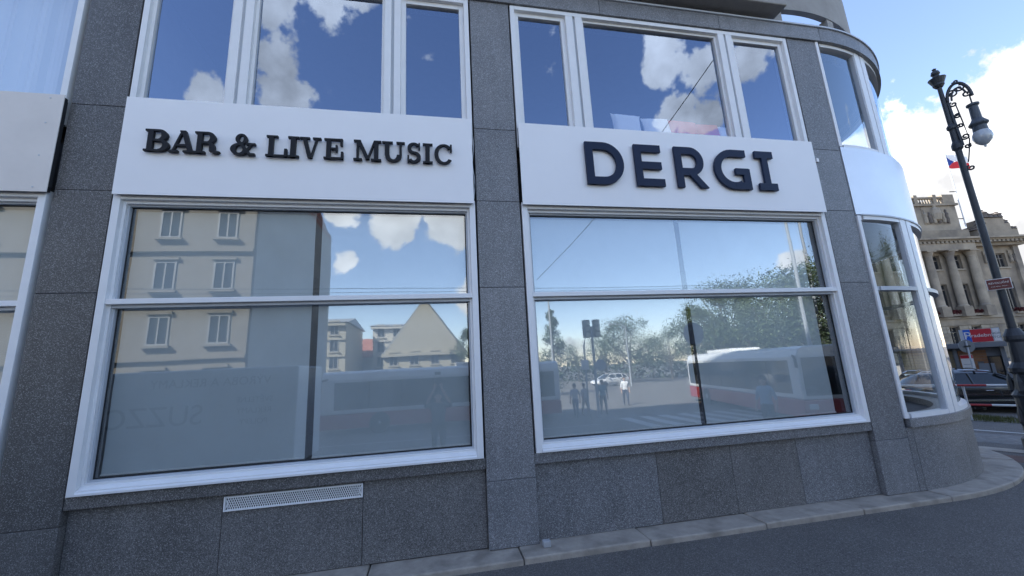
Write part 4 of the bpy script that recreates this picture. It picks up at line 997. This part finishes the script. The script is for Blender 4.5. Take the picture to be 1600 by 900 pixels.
# ---- buses
BUSW = mat('bus_white', (.70, .70, .69), .3, coat=.5); BUSR = mat('bus_red', (.30, .03, .035), .35, coat=.3)
def bus(label, loc, ang):
    t = thing('city_bus', label, 'bus', loc, ang, 'city buses')
    L_, Wd, Hh = 11.8, 2.5, 2.95
    b = MB(); prof = [(-1.25, .95), (-1.25, 2.55), (-1.15, 2.85), (-.9, 2.95), (.9, 2.95), (1.15, 2.85), (1.25, 2.55), (1.25, .95)]
    n = len(prof)
    for x in (-5.9, 5.9): b.v += [(x, y, z) for y, z in prof]
    b.f = [(j, (j + 1) % n, n + (j + 1) % n, n + j) for j in range(n)] + [tuple(range(n)), tuple(n + j for j in reversed(range(n)))]
    b.build('body', BUSW, t, .06)
    MB().box(-5.91, 5.91, -1.26, 1.26, .28, .945).build('skirt', BUSR, t, .04)
    MB().box(-5.6, 5.3, -1.262, 1.262, 1.15, 2.42).build('window_band', CARGL, t)
    for k in range(7): MB().box(-5.6 + k * 1.55, -5.54 + k * 1.55, -1.267, 1.267, 1.15, 2.42).build('window_post', DARKG, t)
    MB().box(5.88, 5.925, -1.12, 1.12, 1.1, 2.5).build('windscreen', CARGL, t); MB().box(-5.925, -5.88, -1.0, 1.0, 1.5, 2.4).build('rear_window', CARGL, t)
    MB().box(-3.5, -.5, -.8, .8, 2.94, 3.12).build('roof_unit', BUSW, t, .05)
    for s_ in (-1, 1):
        MB().box(5.88, 5.95, s_ * .95 - .16, s_ * .95 + .16, .6, .8).build('headlight', HEAD, t, .03)
        MB().tube([(5.6, s_ * 1.2, 2.6), (6.05, s_ * 1.4, 2.5), (6.1, s_ * 1.42, 2.15)], .05, 6).build('mirror', DARKG, t)
        for x in (-3.2, 3.2):
            w = empty('wheel', (x, s_ * 1.12, .48), 0, t)
            q = MB().lathe([(.28, -.16), (.45, -.16), (.48, -.1), (.48, .16), (.28, .16)], (0, 0, 0), 24).build('tyre', TYRE, w); q.rotation_euler.x = rad(90)
            q = MB().lathe([(.03, -.165), (.12, -.17), (.28, -.12), (.28, .1), (.03, .17)], (0, 0, 0), 18).build('rim', RIM, w); q.rotation_euler.x = rad(90)
    return t
bus('white and red city bus standing broadside across the street', (.45, -16.2, -.44), rad(180))
bf = MIR(DD((1285, 590), 18.5)); bl = MIR(DD((1085, 590), 30))
bd = (Vector((bf.x, bf.y, 0)) - Vector((bl.x, bl.y, 0))).normalized(); bc = Vector((bf.x, bf.y, 0)) - bd * 5.9
bus('white and red city bus turning at the crossing', (bc.x + .9, bc.y, -.44), math.atan2(bd.y, bd.x))

# ---- advertising van at the left
vp = MIR(DD((480, 620), 11.5))
VAN = thing('box_van', 'pale box van with advertising lettering parked along the kerb', 'van', (vp.x - 2.4, vp.y, gz(vp.x, vp.y)), rad(180))
MB().box(-2.4, 3.1, -1.0, 1.0, .45, 2.72).build('cargo_box', mat('van_grey', (.52, .54, .57), .4), VAN, .04)
cabp = MB().prism([(3.12, .4), (4.9, .4), (4.95, 1.0), (4.2, 1.25), (3.75, 2.0), (3.12, 2.05)], -.95, .95); cabp.build('cab', BUSW, VAN, .05)
MB().prism([(3.4, 1.3), (4.0, 1.3), (3.66, 1.92), (3.4, 1.92)], -.96, .96).build('cab_window', CARGL, VAN)
MB().prism([(4.17, 1.30), (4.25, 1.30), (3.80, 2.0), (3.72, 2.0)], -.8, .8).build('windscreen', CARGL, VAN)
for x in (-1.5, 3.95):
    for s_ in (-1, 1):
        w = empty('wheel', (x, s_ * .85, .34), 0, VAN)
        q = MB().lathe([(.2, -.1), (.32, -.1), (.34, 0), (.32, .1), (.2, .1)], (0, 0, 0), 20).build('tyre', TYRE, w); q.rotation_euler.x = rad(90)
        q = MB().lathe([(.02, -.08), (.2, -.07), (.2, .07), (.02, .08)], (0, 0, 0), 16).build('rim', RIM, w); q.rotation_euler.x = rad(90)
VT = mat('van_lettering', (.25, .27, .3), .5)
R0 = (rad(90), 0, 0)
text('lettering', 'VÝROBA A REKLAMY', .26, VT, VAN, (-.6, -1.004, 2.42), R0); text('lettering', 'SUZZO', .6, VT, VAN, (.5, -1.004, 1.72), R0)
for k, s_ in enumerate(('SVĚTELNÉ', 'REKLAMY', 'POLEPY')): text('lettering', s_, .17, VT, VAN, (-1.5, -1.004, 2.0 - k * .24), R0)

# ---- trees
LEAF = mat('tree_leaves', (.04, .062, .024), .7, var=.4, vscale=.6); LEAF2 = mat('tree_leaves_light', (.055, .08, .03), .7, var=.4, vscale=.6); BARK = mat('bark', (.10, .085, .07), .9, var=.3, vscale=5)
def tree(label, loc, h, w, seed, conifer=False):
    rnd = random.Random(seed)
    t = thing('street_tree', label, 'tree', loc, rnd.uniform(0, 6), 'trees by the river')
    tb = MB(); th = h * .42
    tb.tube([(0, 0, -.1), (.05, .03, th * .5), (0, .05, th), (.1, 0, h * .8)], [h * .028, h * .022, h * .016, h * .004], 8)
    clumps = []
    if conifer:
        for k in range(26):
            f = k / 25; r = w / 2 * (1 - f) + .15; a = rnd.uniform(0, 6.28); clumps.append((Vector((r * .6 * math.cos(a), r * .6 * math.sin(a), h * (.12 + .86 * f))), .35 * r + .25))
    else:
        for k in range(34):
            a = rnd.uniform(0, 6.28); f = rnd.uniform(-.75, 1); r = w / 2 * math.sqrt(max(0, 1 - f * f * .9)) * rnd.uniform(.35, .9)
            c = Vector((r * math.cos(a), r * math.sin(a), h * .62 + f * h * .34)); clumps.append((c, w * rnd.uniform(.09, .17)))
            if k < 12: tb.tube([(0, .03, th * rnd.uniform(.6, 1.1)), tuple(c * .5 + Vector((0, 0, th * .5))), tuple(c)], [h * .010, h * .006, h * .002], 5)
    tb.build('trunk', BARK, t, smooth=True)
    for m, share in ((LEAF, .6), (LEAF2, .4)):
        lb = MB()
        for c, r in clumps:
            for k in range(int(230 * share)):
                d = Vector((rnd.gauss(0, 1), rnd.gauss(0, 1), rnd.gauss(0, .8))).normalized() * r * rnd.uniform(.5, 1.15); p = c + d
                u = Vector((rnd.uniform(-1, 1), rnd.uniform(-1, 1), rnd.uniform(-1, 1))).normalized(); v = u.cross(d).normalized(); s_ = h * rnd.uniform(.006, .012)
                lb.quad(p - u * s_, p + v * s_ * .7, p + u * s_, p - v * s_ * .7)
        lb.build('crown', m, t)
for k, (px, d, h, w, con, lab) in enumerate((
    ((1150, 560), 36, 8.4, 8.5, False, 'broad leafy tree behind the turning bus'), ((1215, 560), 34, 8.3, 9, False, 'dense leafy tree right of the turning bus'), ((1275, 560), 31, 7.9, 8, False, 'tall leafy tree at the right end of the row'),
    ((1110, 560), 42, 7.6, 7, False, 'lower leafy tree at the left of the big row'), ((985, 560), 55, 8.8, 8.5, False, 'round topped tree beyond the crossing'), ((950, 565), 60, 7.0, 7, False, 'low round tree left of the round topped one'),
    ((1050, 560), 62, 6.8, 8, False, 'low spreading tree far beyond the crossing'), ((868, 565), 38, 8.0, 4, True, 'slim conifer behind the bus'), ((905, 568), 66, 6.2, 9, False, 'low far tree beside the conifer'),
    ((1340, 560), 30, 8.5, 9, False, 'leafy tree farthest along the side street'), ((1400, 560), 36, 9, 10, False, 'broad tree on the side street seen in the curved glass'), ((1450, 560), 42, 9.5, 10, False, 'second broad tree seen in the curved glass'), ((1500, 560), 46, 10, 11, False, 'third broad tree seen in the curved glass'), ((1560, 560), 50, 11, 12, False, 'tallest tree seen in the curved glass'), ((738, 560), 55, 8.5, 6, False, 'tree beside the gabled house'), ((1020, 562), 70, 6.4, 9, False, 'far low tree in the gap of the row'))):
    q = MIR(DD(px, d)); tree(lab, (q.x, q.y, -.44), h, w, 11 + k, con)
for k, (x, y, lab) in enumerate(((34, -33, 'first tree added out of view to darken the curved glass'), (38, -26, 'second tree added out of view to darken the curved glass'), (41, -13, 'third tree added out of view to darken the curved glass'), (43, -5, 'fourth tree added out of view to darken the curved glass'), (52, -20, 'rearmost tree added out of view to darken the curved glass'))): tree(lab, (x, y, -.44), 11.5, 11, 60 + k)  # trees added out of view to hide the bright horizon from the curved panes
hd_ = MB(); rnd = random.Random(5)
for k in range(9000):
    x = rnd.uniform(8, 75); y = -70 + (x - 8) * .55 + rnd.uniform(-2, 2); z = -.44 + rnd.uniform(0, 3.2 + math.sin(x * .6)); s_ = rnd.uniform(.12, .3)
    u = Vector((rnd.uniform(-1, 1), rnd.uniform(-1, 1), rnd.uniform(-1, 1))).normalized(); v = u.cross(Vector((0, 0, 1))).normalized(); p = Vector((x, y, z))
    hd_.quad(p - u * s_, p + v * s_, p + u * s_, p - v * s_)
o = hd_.build('riverside_hedge', LEAF); o['kind'] = 'stuff'; tag(o, 'dark hedge along the far side of the crossing', 'hedge')

# ---- poles, signals, wires
POLE = mat('grey_pole_paint', (.30, .32, .34), .5)
def mast(label, px, d, h, arm):
    q = MIR(DD(px, d)); t = thing('mast_lamp', label, 'street lamp', (q.x, q.y, -.44), 0, 'mast lamps across the street')
    MB().tube([(0, 0, 0), (0, 0, h)], [.11, .07], 8).build('pole', POLE, t)
    for s_ in arm:
        MB().tube([(0, 0, h - .1), (s_ * .6, 0, h + .25), (s_ * 1.5, 0, h + .3)], .04, 6).build('arm', POLE, t); MB().box(min(s_ * 1.3, s_ * 2.0), max(s_ * 1.3, s_ * 2.0), -.14, .14, h + .24, h + .36).build('lamp_head', POLE, t, .04)
mast('tall mast lamp with one arm behind the bus', (866, 560), 34, 8.6, (1,)); mast('far mast lamp with one arm left of the round tree', (985, 560), 48, 6.8, (-1,))
mast('twin armed mast lamp by the side street', (1278, 560), 26, 10.8, (-1, 1)); mast('twin armed mast lamp farther along the side street', (1300, 560), 30, 12.0, (-1, 1)); mast('far small mast lamp in the gap', (1045, 560), 75, 6.2, (-1,))
q = MIR(DD((932, 560), 21)); TL = thing('traffic_light', 'traffic light on a grey post at the crossing', 'traffic light', (q.x, q.y, gz(q.x, q.y)))
MB().tube([(0, 0, 0), (0, 0, 4.6)], .07, 8).build('post', POLE, TL); MB().tube([(-.5, 0, 0), (-.5, 0, 3.6), (-.35, 0, 4.2), (0, 0, 4.3)], .05, 8).build('post', POLE, TL)
for x in (-.28, .28):
    hb = MB().box(x - .17, x + .17, -.15, .15, 4.0, 4.95).build('signal_head', DARKG, TL, .03)
    for z in (4.15, 4.47, 4.79): MB().lathe([(.1, 0), (.12, .02)], (0, 0, 0), 14).build('lens', CARGL, hb, loc=(x, .155, z)).rotation_euler.x = rad(-90)
MB().lathe([(.3, 0), (.3, .02)], (0, 0, 0), 20).build('sign_disc', mat('disc_back', (.35, .37, .4), .5), TL, loc=(.3, .09, 2.6)).rotation_euler.x = rad(90)
MB().box(-.75, -.35, .06, .09, 2.4, 2.9).build('sign_plate', PLW, TL)
q = MIR(DD((1092, 520), 13.0)); RT2 = thing('round_road_sign', 'round road sign on a slim post at the kerb', 'sign', (q.x, q.y, gz(q.x, q.y)))
zq = q.z - gz(q.x, q.y); MB().tube([(0, 0, 0), (0, 0, zq + .3)], .035, 8).build('post', POLE, RT2)
MB().lathe([(.33, 0), (.34, .02)], (0, 0, 0), 28).build('disc', MATS['disc_back'], RT2, loc=(0, .06, zq)).rotation_euler.x = rad(90)
for k, (p0, p1, lab) in enumerate((((-30, -13, 6.6), (45, -13.5, 6.7), 'tram wire strung above the bus'), ((-30, -13.9, 6.5), (45, -14.6, 6.9), 'second tram wire strung above the bus'), ((5.0, -13.2, 6.6), (9.5, -3.5, 12.5), 'span wire rising to the corner building'))):
    o = MB().tube([tuple(Vector(p0).lerp(Vector(p1), f / 12) - Vector((0, 0, .5 * math.sin(math.pi * f / 12)))) for f in range(13)], .014, 5).build('tram_wire', DARKG); tag(o, lab, 'wire', 'overhead wires')
q = MIR(DD((956, 600), 50)); make_car('passing_car', 'white car waiting beyond the crossing', (q.x, q.y, -.44), rad(165), mat('white_car_paint', (.7, .7, .7), .2, coat=1))

# ---- people (mirrored in the windows, one of them holding up the phone)
SKIN = mat('skin', (.48, .30, .22), .6); HAIR = mat('dark_hair', (.03, .022, .018), .7)
def person(label, loc, ang, h, shirt, trousers, arms='down', stride=.0, group='people in the street', hold=None):
    t = thing('person', label, 'person', loc, ang, group); k = h / 1.78
    V = []; E_ = []; Rr = []
    def v(x, y, z, r, par=None):
        V.append((x * k, y * k, z * k)); Rr.append(r * k)
        if par is not None: E_.append((par, len(V) - 1))
        return len(V) - 1
    pel = v(0, 0, .95, .155); wa = v(0, 0, 1.12, .14, pel); ch = v(0, .0, 1.34, .165, wa); nk = v(0, .0, 1.50, .065, ch); n2 = v(0, .015, 1.56, .058, nk); h1 = v(0, .03, 1.64, .088, n2); h2 = v(0, .025, 1.71, .085, h1); v(0, .015, 1.775, .03, h2)
    for s_ in (-1, 1):
        st_ = stride * s_
        hp = v(s_ * .10, 0, .88, .105, pel); kn = v(s_ * .11, st_ * .5 + .03, .50, .068, hp); an = v(s_ * .11, st_ - .02, .09, .045, kn); v(s_ * .12, st_ + .14, .035, .04, an)
        sh = v(s_ * .18, 0, 1.43, .072, ch)
        if arms == 'phone': el_ = v(s_ * .34, .20, 1.42, .046, sh); wr = v(s_ * .10, .30, 1.66 + .22 * (1.78 / h), .03, el_); hb = v(s_ * .085, .32, 1.72 + .24 * (1.78 / h), .032, wr); dirf = (-.35 * s_, .1, .9)
        else: el_ = v(s_ * .25, -.02 - st_ * .3, 1.14, .046, sh); wr = v(s_ * .26, .06 - st_ * .4, .90, .03, el_); hb = v(s_ * .26, .08 - st_ * .4, .83, .032, wr); dirf = (0, .15, -1)
        for f, (ox, ln) in enumerate(((-.03, .055), (-.01, .075), (.01, .08), (.03, .07))):
            b0 = V[hb]; a1 = v(b0[0] / k + ox * .6, b0[1] / k + .012, b0[2] / k + dirf[2] * ln * .5, .010, hb); v(b0[0] / k + ox + dirf[0] * .03, b0[1] / k + .03, b0[2] / k + dirf[2] * ln, .008, a1)
        b0 = V[hb]; a1 = v(b0[0] / k - s_ * .04, b0[1] / k + .02, b0[2] / k + dirf[2] * .01, .011, hb); v(b0[0] / k - s_ * .05, b0[1] / k + .03, b0[2] / k + dirf[2] * .045, .009, a1)
    me = bpy.data.meshes.new('tmp'); me.from_pydata(V, E_, []); o = bpy.data.objects.new('tmp', me); COL.objects.link(o)
    sk = o.modifiers.new('skin', 'SKIN'); sk.use_smooth_shade = True; sd_ = o.modifiers.new('sub', 'SUBSURF'); sd_.levels = 2; sd_.render_levels = 2
    sv = me.skin_vertices[0].data
    for i, r in enumerate(Rr): sv[i].radius = (r, r * .82 if i in (0, 1, 2) else r)
    sv[0].use_root = True
    nm = bpy.data.meshes.new_from_object(o.evaluated_get(bpy.context.evaluated_depsgraph_get())); bpy.data.objects.remove(o)
    nm.materials.clear()
    for m in (SKIN, shirt, trousers, DARKG): nm.materials.append(m)
    for p in nm.polygons:
        x, y, z = (c / k for c in p.center); p.use_smooth = True
        arm_far = (abs(x) > .2 and z < 1.1 and arms == 'down') or (arms == 'phone' and z > 1.50)
        p.material_index = 3 if z < .085 else 2 if z < .98 and not arm_far else 0 if arm_far or z > 1.515 else 1
    bo = bpy.data.objects.new('body', nm); COL.objects.link(bo); bo.parent = t
    MB().lathe([(.02, -.03), (.088, -.02), (.104, .04), (.092, .10), (.05, .14), (.01, .15)], (0, 0, 0), 14).build('hair', HAIR, t, smooth=True, loc=(0, -.005 * k, 1.665 * k))
    MB().lathe([(.004, 0), (.014, .012), (.006, .04)], (0, 0, 0), 8).build('nose', SKIN, t, loc=(0, .112 * k, 1.635 * k))
    for s_ in (-1, 1):
        MB().lathe([(.002, 0), (.011, .004), (.002, .008)], (0, 0, 0), 8).build('eye', DARKG, t, loc=(s_ * .032 * k, .108 * k, 1.672 * k)).rotation_euler.x = rad(-90)
        MB().lathe([(.004, -.03), (.014, -.015), (.016, .01), (.004, .03)], (0, 0, 0), 8).build('ear', SKIN, t, loc=(s_ * .09 * k, .02 * k, 1.65 * k))
    MB().box(-.022, .022, -.004, .004, -.004, .004).build('mouth', mat('lips', (.35, .12, .1), .6), t, loc=(0, .106 * k, 1.605 * k))
    return t
def cloth(n, c): return mat('cloth_' + n, c, .9, var=.1, vscale=9)
person('person in dark clothes holding a phone up above the head', (0, -5.93, gz(0, -5.9)), 0, 1.86, cloth('slate', (.05, .06, .075)), cloth('black', (.02, .022, .027)), 'phone')
ph = MB().box(-.08, .08, -5.60, -5.59, HC - .055, HC + .025).build('phone', DARKG, None, .004); tag(ph, 'black phone held up in both hands', 'phone')
for px, d, hgt, a, sh_, tr_, lab in (((1205, 600), 14.0, 1.76, 1.2, cloth('lightblue', (.25, .36, .48)), cloth('navy', (.03, .04, .07)), 'person in a light blue shirt walking past'),
    ((980, 600), 27, 1.78, .3, cloth('white', (.66, .66, .66)), cloth('navy', (.03, .04, .07)), 'person in a white shirt and dark trousers on the crossing'),
    ((900, 600), 21.5, 1.7, .6, cloth('grey', (.4, .4, .42)), cloth('denim', (.08, .12, .2)), 'person in grey by the traffic light'),
    ((915, 600), 22.4, 1.66, -.4, cloth('pale', (.55, .5, .47)), cloth('beige', (.35, .3, .24)), 'person in pale clothes by the traffic light'), ((944, 600), 22.8, 1.78, .2, cloth('teal', (.08, .2, .24)), cloth('black', (.02, .02, .02)), 'person in a teal top by the traffic light')):
    q = MIR(DD(px, d)); person(lab, (q.x, q.y, gz(q.x, q.y)), a, hgt, sh_, tr_, 'down', .16)
